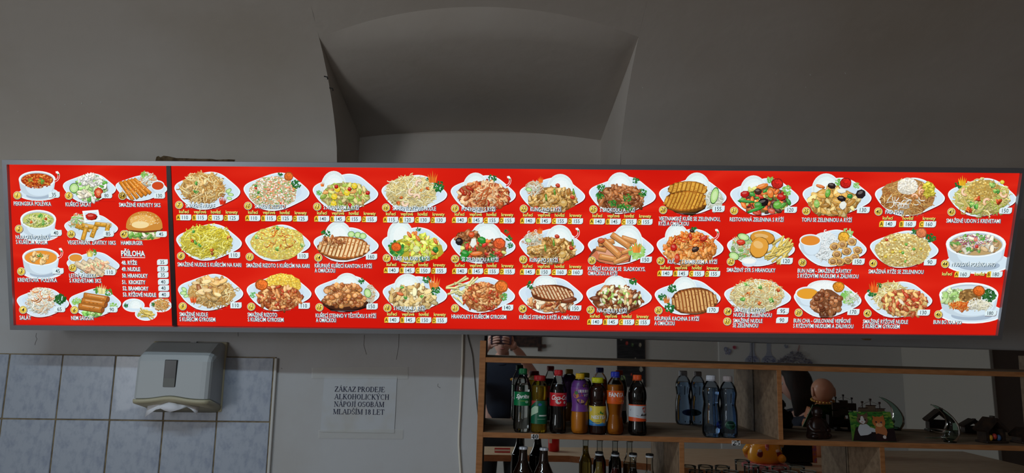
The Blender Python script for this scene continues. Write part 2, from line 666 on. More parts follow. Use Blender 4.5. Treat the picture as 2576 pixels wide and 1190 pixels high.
mk('tile_edge_strip', *g_box(x_end + .002, x_end + .012, -.012, .003, TZ - 4 * TH, TZ - .002, .003), mat('edge_plastic', (205, 203, 200), .5), wall_back)
# hairline cracks in the plaster
M_CRACK = mat('crack', (92, 84, 78), .9)
for pts in ([(92, 838), (90, 846), (93, 853), (89, 862), (88, 868)], [(917, 842), (915, 868), (922, 892)], [(1004, 838), (1003, 870), (997, 905)],
            [(1102, 965), (1101, 972), (1108, 976)], [(707, 926), (709, 927), (710, 928)], [(598, 826), (599, 846)]):
    mk('hairline_crack', *g_tube([hit(a, b, -.0002) for a, b in pts], .0007, 5), M_CRACK, wall_back)

# ================================================================== MENU BOARD
BO = Vector((.0403, -.22, 1.6431))
BM3 = Matrix.Rotation(-.0217, 3, 'Z') @ Matrix.Rotation(.2824, 3, 'X') @ Matrix.Rotation(-.0047, 3, 'Y')
_R, _C, _M, _O = np.array(RC), np.array(CAM), np.array(BM3), np.array(BO)
_nrm = _M[:, 1]


def BMAP(P):
    P = np.asarray(P, dtype=float).reshape(-1, 2)
    d = np.stack([(P[:, 0] - IW / 2) / FPX, -(P[:, 1] - IH / 2) / FPX, -np.ones(len(P))], 1) @ _R.T
    t = ((_O - _C) @ _nrm) / (d @ _nrm)
    q = _C + d * t[:, None] - _O
    l = q @ _M
    return l[:, [0, 2]]


def conv_px(P, z):
    l = BMAP(P)
    return np.stack([l[:, 0], -z, l[:, 1]], 1)


def conv_uv(P, z):
    return np.stack([P[:, 0], -z, P[:, 1]], 1)


board = thing('menu_board', 'long backlit red menu board with food pictures and prices in a grey metal frame', 'sign', BO, BM3.to_euler())
OUT = BMAP([(11.3, 402), (2576.5, 423), (2514, 852.6), (31.7, 827.7)])
INN = BMAP([(23.3, 413.7), (2565, 435.5), (2504, 842.5), (40.6, 816.5)])
M_FRAME = mat('grey_aluminium', (150, 152, 158), .38, metal=.6)
for i in range(4):
    a, b, c, d = OUT[i], OUT[(i + 1) % 4], INN[(i + 1) % 4], INN[i]
    mk('frame_rail', *g_prism([tuple(a), tuple(b), tuple(c), tuple(d)], -.012, .03), M_FRAME, board)
mk('housing', *g_prism([tuple(q) for q in OUT * np.array([.998, .995])], .0301, .11), mat('housing_grey', (120, 120, 122), .5, metal=.3), board)

M_RED = bpy.data.materials.new('backlit_red_print')
M_RED.use_nodes = True
_n = M_RED.node_tree
_n.nodes.remove(_n.nodes['Principled BSDF'])
_e = _n.nodes.new('ShaderNodeEmission')
_e.inputs['Strength'].default_value = 1.0
_tc = _n.nodes.new('ShaderNodeTexCoord')
_mp = _n.nodes.new('ShaderNodeMapping')
_mp.inputs['Rotation'].default_value = (0, .28, 0)
_mp.inputs['Scale'].default_value = (.7, 1, 2.6)
_wv = _n.nodes.new('ShaderNodeTexNoise')
_wv.inputs['Scale'].default_value = 2.4
_wv.inputs['Detail'].default_value = 1.5
_rp = _n.nodes.new('ShaderNodeValToRGB')
for k, (p, c) in enumerate(((.36, (206, 24, 14)), (.5, (215, 31, 18)), (.56, (222, 40, 24)), (.66, (212, 27, 16)))):
    el = _rp.color_ramp.elements[k] if k < 2 else _rp.color_ramp.elements.new(p)
    el.position = p
    el.color = lin(c) + (1,)
_n.links.new(_tc.outputs['Object'], _mp.inputs[0])
_n.links.new(_mp.outputs[0], _wv.inputs['Vector'])
_n.links.new(_wv.outputs['Fac'], _rp.inputs[0])
_n.links.new(_rp.outputs[0], _e.inputs[0])
_n.links.new(_e.outputs[0], _n.nodes['Material Output'].inputs[0])
DT, DB = BMAP([(419.5, 417.4), (430.6, 417.5)]), BMAP([(434.4, 819), (446.4, 819)])
IT = [INN[0], DT[0], DB[0], INN[3]]
mk('backlit_panel', *g_prism([tuple(q) for q in IT], 0, .03), M_RED, board)
mk('backlit_panel', *g_prism([tuple(q) for q in (DT[1], INN[1], INN[2], DB[1])], 0, .03), M_RED, board)
mk('divider_strip', *g_prism([tuple(q) for q in (DT[0], DT[1], DB[1], DB[0])], -.004, .03), mat('maroon_strip', (40, 10, 16), .4), board)
M_BRKT = mat('brass_bracket', (150, 128, 84), .45, metal=.5)
for (a, b) in ((549, 834), (1656, 842), (2187, 856), (88, 823)):
    q = BMAP([(a, b)])[0]
    mk('bracket', *merge(g_box(q[0] - .014, q[0] + .014, .012, .05, q[1] - .004, q[1] + .02, .003), g_tube([(q[0] + .004, .03, q[1]), (q[0] + .017, .02, q[1] + .003)], .004, 6)), M_BRKT, board)
for x in (-1.3, -.7, .7, 1.3):
    mk('wall_arm', *g_box(x - .02, x + .02, .09, .27, .06, .1), M_FRAME, board)

INK = attr_mat('backlit_print', emit=1.0)


# ---- drawing kit for the printed dishes (all in photo pixels of the board face)
def blob(cx, cy, rx, ry, rng, n=8, jit=.18, ang=0.0):
    o = []
    ca, sa = math.cos(ang), math.sin(ang)
    ph = rng.random() * 6
    for k in range(n):
        a = 2 * PI * k / n + ph
        r = 1 + rng.uniform(-jit, jit)
        x, y = rx * r * math.cos(a), ry * r * math.sin(a)
        o.append((cx + x * ca - y * sa, cy + x * sa + y * ca))
    return o


def ell(cx, cy, rx, ry, n=22, ang=0.0):
    ca, sa = math.cos(ang), math.sin(ang)
    return [(cx + rx * math.cos(2 * PI * k / n) * ca - ry * math.sin(2 * PI * k / n) * sa, cy + rx * math.cos(2 * PI * k / n) * sa + ry * math.sin(2 * PI * k / n) * ca) for k in range(n)]


def mul(c, f):
    return tuple(q * f for q in c)


def mix(a, b, t):
    return tuple(p * (1 - t) + q * t for p, q in zip(a, b))


PLATE = catmull([(0, .41, 0), (.06, .28, 0), (.24, .15, 0), (.42, .04, 0), (.57, 0, 0), (.72, .07, 0), (.85, .24, 0), (.965, .42, 0), (1, .54, 0), (.955, .67, 0),
                 (.82, .80, 0), (.62, .95, 0), (.44, 1, 0), (.28, .95, 0), (.127, .77, 0), (.03, .56, 0)], 4, True)
CPL = (213, 231, 243)
WH = (242, 250, 252)


class Dish:
    def __init__(s, num, x0, y0, x1, y1, plate=True):
        s.x0, s.y0, s.w, s.h, s.num = x0, y0, x1 - x0, y1 - y0, num
        s.pr = Print(conv_px)
        s.rng = random.Random(num * 131 + 7)
        if plate:
            s.plate()

    def P(s, fx, fy):
        return s.x0 + fx * s.w, s.y0 + fy * s.h

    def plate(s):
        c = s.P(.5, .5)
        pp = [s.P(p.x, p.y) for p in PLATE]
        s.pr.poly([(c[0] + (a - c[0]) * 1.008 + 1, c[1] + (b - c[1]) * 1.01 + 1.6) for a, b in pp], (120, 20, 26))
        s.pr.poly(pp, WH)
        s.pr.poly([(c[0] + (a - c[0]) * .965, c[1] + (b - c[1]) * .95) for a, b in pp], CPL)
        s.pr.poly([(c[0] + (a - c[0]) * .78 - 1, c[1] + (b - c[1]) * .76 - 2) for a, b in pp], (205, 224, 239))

    def dome(s, cx, cy, rx, ry, col=(230, 244, 244)):
        x, y = s.P(cx, cy)
        a, b = rx * s.w, ry * s.h
        pt = lambda f, g: [(x + a * f * math.cos(PI * k / 16), y - b * g * math.sin(PI * k / 16)) for k in range(17)] + [(x - a * f, y + b * .3), (x + a * f, y + b * .3)]
        s.pr.poly(pt(1.04, 1.03), WH)
        s.pr.poly(pt(1, 1), mul(col, .955))
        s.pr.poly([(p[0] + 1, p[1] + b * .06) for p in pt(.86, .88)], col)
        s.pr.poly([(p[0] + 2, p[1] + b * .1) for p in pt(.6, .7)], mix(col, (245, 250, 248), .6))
        for _ in range(60):
            t = s.rng.uniform(0, PI)
            r = math.sqrt(s.rng.random()) * .95
            q = blob(x + a * r * math.cos(t), y - b * r * math.sin(t), 1.1, .7, s.rng, 4, .2)
            s.pr.poly(q, mul(col, s.rng.choice((.95, 1.04, 1.06))))

    def pile(s, cx, cy, rx, ry, cols, n, kind='chk', sz=4.0, base=None, contrast=.5, up=0.0):
        rng, pr = s.rng, s.pr
        x, y = s.P(cx, cy)
        a, b = rx * s.w, ry * s.h
        av = tuple(sum(c[i] for c in cols) / len(cols) for i in range(3))
        if base != 0:
            pr.poly(blob(x, y, a, b, rng, 22, .06), base or mul(av, .9 if kind in ('grn', 'str') else .82))
        if kind == 'grn':
            n, sz = int(n * 1.7), sz * 1.0
        elif kind == 'str':
            n, sz = int(n * 1.5), sz * .92
        elif kind == 'flk':
            n, sz = int(n * 1.6), sz * .84
        elif sz > 5 and n > 15:
            n, sz = int(n * 1.4), sz * .88
        for i in range(n):
            t = 2 * PI * rng.random()
            r = math.sqrt(rng.random()) * .97
            px, py = x + a * r * math.cos(t), y + b * r * math.sin(t)
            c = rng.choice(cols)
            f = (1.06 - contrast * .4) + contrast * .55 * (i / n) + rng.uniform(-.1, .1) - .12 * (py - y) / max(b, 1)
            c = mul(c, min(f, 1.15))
            if kind == 'str':
                L = sz * rng.uniform(4, 9)
                ang = rng.uniform(0, 2 * PI)
                kv = rng.uniform(-.5, .5)
                wd = sz * .25
                q = []
                xx, yy = px - math.cos(ang) * L * .4, py - math.sin(ang) * L * .3
                for k in range(6):
                    q.append((xx, yy))
                    xx += math.cos(ang) * L / 5
                    yy += math.sin(ang) * L / 5 * .8
                    ang += kv
                    if ((xx - x) / a) ** 2 + ((yy - y) / b) ** 2 > 1.06:
                        ang += 1.1
                s.ribbon([(u + .5, v + .8) for u, v in q], wd * 1.2, mul(c, .7))
                s.ribbon(q, wd, c)
            elif kind == 'grn':
                pr.poly(blob(px, py, sz * .5, sz * .36, rng, 5, .25), c)
            else:
                el = 2.4 if kind == 'flk' else 1.25
                ang = rng.uniform(0, PI)
                z = sz * rng.uniform(.6, 1.15)
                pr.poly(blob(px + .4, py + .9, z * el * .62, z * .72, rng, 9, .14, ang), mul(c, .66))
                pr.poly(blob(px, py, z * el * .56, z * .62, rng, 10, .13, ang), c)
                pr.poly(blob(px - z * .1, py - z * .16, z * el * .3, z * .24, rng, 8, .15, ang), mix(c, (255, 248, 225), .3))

    def ribbon(s, q, wd, c):
        L, R_ = [], []
        for i, (x, y) in enumerate(q):
            a, b = q[max(i - 1, 0)], q[min(i + 1, len(q) - 1)]
            dx, dy = b[0] - a[0], b[1] - a[1]
            l = math.hypot(dx, dy) or 1
            L.append((x - dy / l * wd, y + dx / l * wd))
            R_.append((x + dy / l * wd, y - dx / l * wd))
        s.pr.geo(L + R_, [(i, i + 1, len(q) + i + 1, len(q) + i) for i in range(len(q) - 1)], c)

    def slices(s, cx, cy, rx, ry, n, dark, light, slant=.25, tilt=0.0):
        x, y = s.P(cx, cy)
        a, b = rx * s.w, ry * s.h
        s.pr.poly(blob(x, y + 1.5, a * 1.04, b * 1.08, s.rng, 20, .04), mul(dark, .6))
        for i in range(n):
            u = -1 + (i + .5) * 2 / n
            hh = b * math.sqrt(max(1 - u * u, .08))
            xc, yc, hw = x + u * a, y + tilt * u * a, a / n

            def par(f, g, dy=0):
                return [(xc - hw * f + slant * hh * g, yc - hh * g + dy), (xc + hw * f + slant * hh * g, yc - hh * g * .94 + dy), (xc + hw * f * 1.15, yc + dy), (xc + hw * f - slant * hh * g, yc + hh * g + dy),
                        (xc - hw * f - slant * hh * g, yc + hh * g * .95 + dy), (xc - hw * f * .8, yc + dy)]
            s.pr.poly(par(.95, 1), mul(dark, s.rng.uniform(.85, 1.1)))
            s.pr.poly(par(.6, .86), mul(light, s.rng.uniform(.92, 1.05)))
            for _ in range(3):
                v = s.rng.uniform(-.85, .85)
                s.pr.poly(blob(xc - slant * hh * v + s.rng.uniform(-.4, .4) * hw, yc + v * hh, hw * .5, hw * .35, s.rng, 6, .3), mix(dark, light, s.rng.uniform(.1, .5)))

    def pars(s, cx, cy, r, dark=(28, 92, 44), light=(70, 150, 66), n=40):
        x, y = s.P(cx, cy)
        for i in range(n):
            t, q = s.rng.uniform(0, 2 * PI), math.sqrt(s.rng.random()) * r
            z = r * s.rng.uniform(.12, .26)
            s.pr.poly(blob(x + q * math.cos(t), y + q * math.sin(t) * .9, z, z, s.rng, 6, .4), mix(dark, light, s.rng.random() * i / n))

    def rose(s, cx, cy, r, col=(226, 112, 48)):
        x, y = s.P(cx, cy)
        s.pr.poly(blob(x, y, r * 1.08, r, s.rng, 14, .06), mul(col, .72))
        for ring, m in ((.68, 7), (.4, 6), (.12, 3)):
            for k in range(m):
                t = 2 * PI * k / m + ring * 5
                px, py = x + r * ring * math.cos(t), y + r * ring * math.sin(t) * .85
                s.pr.poly(ell(px, py, r * .36, r * .24, 10, t + PI / 2), mul(col, .8))
                s.pr.poly(ell(px + r * .03, py - r * .06, r * .3, r * .17, 10, t + PI / 2), mul(col, s.rng.uniform(1.0, 1.14)))

    def flame(s, cx, cy, r, col=(232, 120, 44)):
        x, y = s.P(cx, cy)
        for dx, hgt in ((-.75, .95), (.75, 1.0), (-.38, 1.25), (.42, 1.2), (0, 1.6)):
            s.pr.poly([(x - r * .28 + dx * r * .4, y + r * .6), (x + dx * r * .8 - r * .16, y - r * .1), (x + dx * r * 1.15, y - r * hgt), (x + dx * r * .7 + r * .2, y - r * .05), (x + r * .28 + dx * r * .4, y + r * .6)],
                      mul(col, s.rng.uniform(.85, 1.1)))

    def cuke(s, cx, cy, rx, ry, ang=0.0):
        x, y = s.P(cx, cy)
        s.pr.poly(ell(x, y, rx, ry, 16, ang), (34, 92, 38))
        s.pr.poly(ell(x, y, rx * .88, ry * .88, 16, ang), (180, 222, 140))
        s.pr.poly(ell(x, y, rx * .55, ry * .55, 12, ang), (206, 234, 172))

    def piece(s, cx, cy, rx, ry, col, ang=0.0, n=8, jit=.1):
        x, y = s.P(cx, cy)
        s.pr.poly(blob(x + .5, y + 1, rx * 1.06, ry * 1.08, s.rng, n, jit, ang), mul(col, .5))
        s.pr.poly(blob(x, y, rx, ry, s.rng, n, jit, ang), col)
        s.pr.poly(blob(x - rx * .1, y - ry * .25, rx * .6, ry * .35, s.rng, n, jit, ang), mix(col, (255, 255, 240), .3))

    def bar(s, cx, cy, L, wd, ang, col):
        x, y = s.P(cx, cy)
        ca, sa = math.cos(ang), math.sin(ang)
        R_ = lambda l, w_, o=0: [(x + u * l / 2 * ca - v * w_ / 2 * sa, y + u * l / 2 * sa + v * w_ / 2 * ca + o) for u, v in ((-1, -.8), (-.94, -1), (.94, -1), (1, -.8), (1, .8), (.94, 1), (-.94, 1), (-1, .8))]
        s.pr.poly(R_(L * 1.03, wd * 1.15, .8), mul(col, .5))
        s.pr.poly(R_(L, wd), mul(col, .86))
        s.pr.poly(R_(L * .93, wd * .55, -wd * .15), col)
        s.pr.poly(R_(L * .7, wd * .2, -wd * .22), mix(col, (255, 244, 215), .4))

    def fries(s, cx, cy, rx, ry, n, L=26, wd=4.2, ang=0.5, col=(246, 218, 112)):
        for _ in range(n):
            t, r = s.rng.uniform(0, 2 * PI), math.sqrt(s.rng.random())
            s.bar(cx + rx * r * math.cos(t), cy + ry * r * math.sin(t), L * s.rng.uniform(.7, 1.1), wd, ang + s.rng.uniform(-.6, .6), mul(col, s.rng.uniform(.86, 1.05)))

    def shrimp(s, cx, cy, r, ang, col=(238, 190, 158)):
        x, y = s.P(cx, cy)
        pts = [(x + r * math.cos(ang + t * .62) * (1 - t * .02), y + r * math.sin(ang + t * .62)) for t in range(7)]
        s.ribbon([(a + .6, b + 1) for a, b in pts], r * .46, mul(col, .55))
        s.ribbon(pts, r * .42, col)
        s.ribbon([(a, b) for a, b in pts[1:6]], r * .14, (252, 226, 206))

    def roll(s, cx, cy, L, wd, ang, col, end=(226, 196, 150)):
        s.bar(cx, cy, L, wd, ang, col)
        x, y = s.P(cx, cy)
        ex, ey = x + math.cos(ang) * L / 2, y + math.sin(ang) * L / 2
        s.pr.poly(ell(ex, ey, wd * .3, wd * .5, 12, ang), mul(end, .7))
        s.pr.poly(ell(ex, ey, wd * .22, wd * .4, 12, ang), end)
        for _ in range(7):
            t = s.rng.uniform(-.4, .4) * L
            s.pr.poly(blob(x + math.cos(ang) * t, y + math.sin(ang) * t + s.rng.uniform(-.3, .3) * wd, 2.4, 1, s.rng, 6, .3, ang), mul(col, s.rng.choice((.72, 1.12))))

    def bowl(s, cx, cy, rx, ry, depth, soup, saucer=True):
        x, y = s.P(cx, cy)
        a, b, dp = rx * s.w, ry * s.h, depth * s.h
        body = [(x - a, y)] + [(x - a * math.cos(PI * k / 14) * (1 if k in (0, 14) else .94), y + b * .55 + (dp - b * .55) * math.sin(PI * k / 14) ** .7) for k in range(1, 14)] + [(x + a, y)]
        if saucer:
            s.pr.poly(ell(x + a * .08, y + dp * .82, a * 1.1, b * .84, 26), WH)
            s.pr.poly(ell(x + a * .08, y + dp * .8, a * 1.05, b * .77, 26), CPL)
            s.pr.poly(ell(x + a * .1, y + dp * .93, a * .7, b * .4, 22), (168, 186, 204))
        s.pr.poly(body, mul(CPL, .93))
        s.pr.poly([(p[0] * .8 + x * .2 + a * .12, p[1] * .94 + y * .06) for p in body], CPL)
        s.pr.poly(ell(x, y, a, b, 30), WH)
        s.pr.poly(ell(x, y + b * .03, a * .9, b * .88, 30), mul(CPL, .88))
        s.pr.poly(ell(x, y + b * .08, a * .87, b * .8, 30), soup)

    def chili(s, x, y):
        q = [(x - 5, y - 11), (x - 1, y - 12), (x + 1.5, y - 8), (x + 2.5, y - 3), (x + 1.5, y + 3), (x - 2, y + 8), (x - 8, y + 11)]
        s.ribbon(q, 2.7, (246, 250, 250))
        s.ribbon(q[2:], 1.7, (206, 44, 40))
        s.ribbon([(x + .2, y - 4), (x + 1, y + 1), (x - 2, y + 6)], .6, (240, 160, 150))
        s.pr.poly(ell(x + 1.6, y - 6, 2.4, 1.8, 8), (44, 132, 60))

    def dots(s):
        for k in range(44):
            f = .1 + .9 * k / 44
            x, y = s.P(f, .985 if f < .8 else .985)
            s.pr.poly([(x, y - 2.6), (x + 1.2, y - 2.6), (x + 1.2, y - 1.6), (x, y - 1.6)], (150, 160, 172) if .25 < f < .68 else (150, 20, 20))


# colour families
NOOD = [(222, 190, 124), (204, 160, 88), (236, 212, 158), (186, 132, 66)]
YNOOD = [(226, 214, 84), (212, 196, 60), (238, 230, 130), (190, 170, 50)]
PNOOD = [(232, 220, 160), (220, 204, 140), (242, 236, 200), (206, 178, 108)]
RICEY = [(226, 216, 110), (212, 200, 84), (238, 230, 150), (236, 180, 80)]
RICEW = [(234, 236, 214), (226, 220, 190), (244, 246, 236), (232, 170, 120)]
MEAT = [(176, 106, 58), (198, 132, 78), (150, 82, 44), (216, 160, 104)]
CHIK = [(222, 184, 118), (206, 160, 92), (236, 206, 150), (182, 132, 74)]
GYRO = [(192, 112, 58), (214, 146, 86), (160, 78, 38), (226, 178, 120), (176, 60, 34)]
VEG = [(86, 158, 62), (224, 116, 52), (206, 210, 120), (196, 50, 40)]
GRN = [(60, 140, 56), (104, 176, 72), (160, 204, 104)]
LEAF = [(120, 190, 84), (160, 212, 120), (86, 160, 60), (200, 226, 160)]
SLAW = [(226, 232, 216), (236, 240, 228), (206, 214, 190), (228, 150, 90)]
ORANG = [(226, 118, 44), (206, 92, 34), (238, 160, 84), (190, 60, 30)]
THAI = [(206, 132, 78), (224, 166, 112), (184, 92, 50), (238, 196, 150), (160, 44, 26)]
BROWN = [(136, 78, 42), (164, 100, 58), (110, 56, 30), (186, 128, 84)]
ALL = {}


def D(num, *bb, plate=True):
    d = Dish(num, *bb, plate=plate)
    ALL[num] = d
    return d


def small(d, cols, pts, r=4, kind='chk'):
    for fx, fy in pts:
        d.pile(fx, fy, r * 1.2 / d.w, r / d.h, cols, 5, kind, r, base=0)


d = D(7, 438.9, 432, 604.5, 527.4); d.pile(.43, .42, .34, .40, NOOD, 210, 'str', 3.6); small(d, CHIK, [(.25, .4), (.45, .3), (.42, .55)], 6, 'flk'); small(d, GRN, [(.32, .3), (.33, .52)], 4)
d.cuke(.83, .5, 8, 5, -.6); d.cuke(.86, .6, 8, 4, .2); d.cuke(.84, .7, 7, 4, .3); d.flame(.74, .8, 11, (206, 52, 30))
d = D(10, 612.9, 434, 778.5, 530.5); d.pile(.45, .52, .37, .42, RICEW + [(226, 130, 90), (110, 170, 84)], 420, 'grn', 4.4, contrast=.35)
for k in range(14): d.piece(.18 + .6 * d.rng.random(), .3 + .6 * d.rng.random(), 3.5, 3, d.rng.choice([(222, 70, 44), (70, 150, 60), (236, 184, 70), (236, 160, 120)]))
d.shrimp(.62, .8, 5, 1); d.shrimp(.5, .35, 4.5, 2); d.pars(.8, .3, 12); d.pars(.56, .05, 6); d.rose(.69, .1, 11)
d = D(13, 786.9, 437, 951.5, 532.6); d.dome(.32, .38, .19, .44); d.pile(.5, .58, .37, .36, [(206, 204, 120), (222, 206, 140), (150, 176, 70), (206, 150, 84)], 90, 'flk', 7)
for p in ((.38, .4), (.33, .6), (.32, .78), (.64, .32), (.52, .5)): d.piece(*p, 8, 8, (234, 206, 52), .5, 6)
for p in ((.56, .4), (.57, .82), (.84, .5), (.36, .33)): d.piece(*p, 5, 5, (190, 34, 28))
d.pars(.1, .5, 7, (90, 170, 70), (150, 210, 110)); d.flame(.15, .3, 6)
d = D(8, 443.5, 563, 608.7, 655.6); d.pile(.46, .48, .39, .44, YNOOD, 230, 'str', 3.6); small(d, GRN, [(.27, .2), (.36, .56), (.3, .5)], 4); small(d, ORANG, [(.25, .45), (.55, .7), (.8, .35)], 3, 'flk'); d.piece(.55, .8, 4, 4, (150, 80, 40))
d = D(11, 617, 565, 781, 657); d.pile(.5, .5, .41, .46, RICEY, 460, 'grn', 4.4); d.pile(.5, .4, .3, .3, ORANG + [(238, 232, 170)], 26, 'str', 2.4, base=0); small(d, LEAF, [(.5, .08), (.18, .34), (.88, .55), (.5, .66)], 4)
d = D(14, 789, 572, 952.5, 659); d.dome(.38, .25, .2, .42); d.pars(.19, .18, 11); d.cuke(.58, .2, 9, 8); d.cuke(.68, .22, 9, 8); d.cuke(.76, .25, 9, 8)
d.slices(.46, .58, .39, .32, 13, (186, 112, 56), (240, 212, 162), .3, .06); d.pile(.3, .4, .2, .14, MEAT, 30, 'flk', 5, base=0)
d = D(9, 448, 689, 612, 781.4); d.pile(.52, .52, .36, .38, NOOD, 150, 'str', 3.6); d.pile(.5, .32, .26, .26, CHIK + [(160, 100, 60)], 26, 'flk', 10, base=0); d.pile(.45, .55, .22, .16, CHIK, 10, 'flk', 10, base=0)
d.cuke(.1, .42, 8, 5, .6); d.cuke(.09, .52, 9, 5); d.cuke(.13, .6, 7, 4, -.3); d.flame(.24, .72, 10, (226, 92, 44))
d = D(12, 620.6, 690, 783.7, 782.5); d.pile(.55, .28, .29, .3, [(236, 196, 74), (222, 178, 58), (244, 216, 110)], 300, 'grn', 4.2, contrast=.3); d.pile(.51, .64, .35, .34, GYRO, 110, 'flk', 6)
d.pars(.1, .55, 8, (90, 170, 90), (190, 226, 170)); d.rose(.24, .28, 15, (236, 118, 48))
d = D(15, 792, 693, 954.6, 784.6); d.dome(.5, .28, .19, .34); d.pars(.72, .15, 8); d.piece(.47, .75, 60, 20, (66, 36, 26)); d.pile(.44, .38, .3, .16, MEAT + [(228, 160, 90)], 46, 'chk', 9); d.pile(.46, .66, .34, .2, MEAT + [(228, 160, 90)], 60, 'chk', 9)
d.pile(.86, .5, .08, .25, SLAW, 26, 'str', 2); d.cuke(.82, .48, 9, 12, -.3)
d = D(16, 959.9, 440, 1124.9, 533.5); d.pile(.45, .46, .38, .44, PNOOD, 210, 'str', 3.4); small(d, ORANG, [(.6, .4), (.3, .6), (.7, .35), (.25, .75)], 3, 'flk')
for p in ((.46, .45, 1), (.54, .6, 3), (.57, .22, 2), (.36, .75, 0)): d.shrimp(p[0], p[1], 7, p[2], (240, 204, 172))
d.pars(.87, .3, 15); d.pars(.72, .12, 6); d.flame(.78, .12, 14)
d = D(19, 1134, 441, 1297.7, 535); d.dome(.38, .36, .19, .42); d.pars(.64, .08, 10); d.pile(.5, .54, .4, .4, THAI, 130, 'flk', 8); d.pile(.62, .5, .25, .25, THAI[1:4], 30, 'str', 5, base=0); d.chili(1281, 457)
for nn, bb in ((22, (1307.4, 446, 1472, 536)), (23, (1306, 574, 1469.5, 664))):
    d = D(nn, *bb); d.dome(.62, .34, .2, .42); d.pile(.5, .62, .37, .36, [(176, 128, 62), (204, 162, 92), (146, 96, 42), (222, 186, 122)], 110, 'flk', 7); d.pile(.22, .3, .14, .2, SLAW, 40, 'str', 2.4)
    d.cuke(.14, .34, 8, 5, .2); d.flame(.32, .1, 8)
    for p in ((.58, .22), (.8, .55), (.25, .85), (.58, .87)): d.piece(*p, 6, 4.5, (196, 58, 34), .4)
    for p in ((.53, .4), (.82, .4), (.4, .55)): d.piece(*p, 2.4, 9, (96, 150, 50), -.1)
    d.piece(.67, .72, 9, 10, (206, 166, 92))
    if nn == 23: d.chili(1453, 587)
d = D(17, 961, 571.5, 1125, 662); d.dome(.28, .22, .19, .4); d.pile(.52, .62, .42, .36, [(226, 206, 60), (206, 186, 40), (236, 222, 100)], 30, 'chk', 8); d.pile(.58, .5, .3, .34, [(214, 222, 90), (190, 206, 70), (232, 230, 140), (226, 130, 60)], 70, 'flk', 8, base=0)
for p in ((.82, .62), (.62, .88)): d.piece(*p, 8, 7, (40, 128, 50), .5, 5)
for p in ((.82, .38), (.42, .2), (.55, .3)): d.piece(*p, 9, 4, (222, 112, 52), 1.0)
d.piece(.53, .6, 9, 8, (216, 230, 150)); d.pars(.22, .6, 20, (40, 120, 50), (120, 190, 90), 60); d.rose(.22, .55, 12, (230, 104, 40)); d.pars(.56, .05, 6)
d = D(20, 1134, 571.5, 1296.7, 663); d.dome(.55, .35, .24, .48); d.pile(.27, .32, .2, .22, BROWN, 40, 'flk', 7); d.pile(.5, .65, .36, .3, BROWN + VEG, 70, 'flk', 7)
for p in ((.48, .35), (.22, .72), (.2, .85)): d.piece(*p, 11, 9, (42, 140, 48), .3, 6)
d.piece(.35, .42, 8, 13, (232, 238, 230), .2, 5); d.piece(.13, .38, 9, 9, (36, 28, 30)); d.piece(.32, .2, 8, 7, (216, 80, 40)); d.piece(.4, .72, 17, 6, (228, 118, 56), -.1); d.rose(.75, .45, 15, (226, 96, 50))
for p in ((.62, .85, 12), (.9, .3, 8), (.86, .12, 6), (.92, .5, 7)): d.pars(*p)
d = D(18, 963, 695, 1125, 785.6); d.dome(.38, .3, .2, .36); d.pars(.68, .1, 10); d.pile(.46, .6, .36, .36, [(222, 200, 142), (206, 176, 112), (236, 220, 176), (150, 112, 66)], 90, 'flk', 9); d.flame(.8, .24, 17, (230, 130, 60)); d.pars(.82, .4, 11)
small(d, GRN, [(.3, .3), (.35, .58), (.6, .55)], 3, 'flk'); d.piece(.27, .48, 9, 4, (222, 110, 60), .3)
d = D(21, 1132.5, 697, 1295.7, 787); d.fries(.22, .28, .22, .24, 26, 34, 4.4, -.35, (246, 238, 166)); d.fries(.2, .55, .1, .15, 8, 26, 4, .5, (246, 238, 166)); d.pile(.5, .56, .32, .4, GYRO, 140, 'flk', 5); d.rose(.79, .26, 16, (228, 120, 52)); d.pars(.83, .55, 10, (60, 140, 60), (170, 210, 120))
d = D(24, 1305, 698, 1466.5, 788.7); d.pars(.2, .22, 12); d.dome(.41, .22, .18, .28); d.pile(.5, .68, .36, .26, [(176, 100, 56), (206, 150, 96), (140, 60, 34), (236, 220, 190)], 80, 'flk', 8); d.slices(.52, .42, .32, .22, 12, (156, 82, 44), (232, 204, 162), -.5, .04)
d.piece(.78, .62, 20, 7, (120, 60, 36), -.2)
d = D(25, 1481.7, 444, 1649.8, 538); d.dome(.46, .3, .19, .4); d.pars(.7, .1, 8); d.pile(.46, .6, .36, .36, BROWN + [(176, 108, 60)], 110, 'flk', 8)
for p in ((.18, .3), (.16, .52), (.8, .44), (.35, .72), (.57, .56), (.6, .85), (.48, .8)): d.pars(p[0], p[1], 10, (26, 100, 40), (110, 180, 70), 34)
d = D(28, 1657.9, 448, 1827.6, 540); d.dome(.56, .28, .19, .42); d.piece(.4, .66, 56, 30, (104, 66, 28)); d.slices(.42, .3, .28, .22, 9, (186, 122, 42), (226, 172, 72), .3, .04); d.slices(.4, .62, .32, .28, 12, (176, 108, 36), (224, 168, 66), .4, .02)
d.pile(.82, .6, .13, .28, SLAW[:3], 40, 'str', 2.6); d.cuke(.82, .48, 10, 22, .25)
d = D(31, 1836.8, 448, 2009.7, 542); d.dome(.34, .36, .19, .42); d.pile(.5, .58, .36, .36, VEG + [(90, 60, 50), (60, 140, 56)], 70, 'flk', 8)
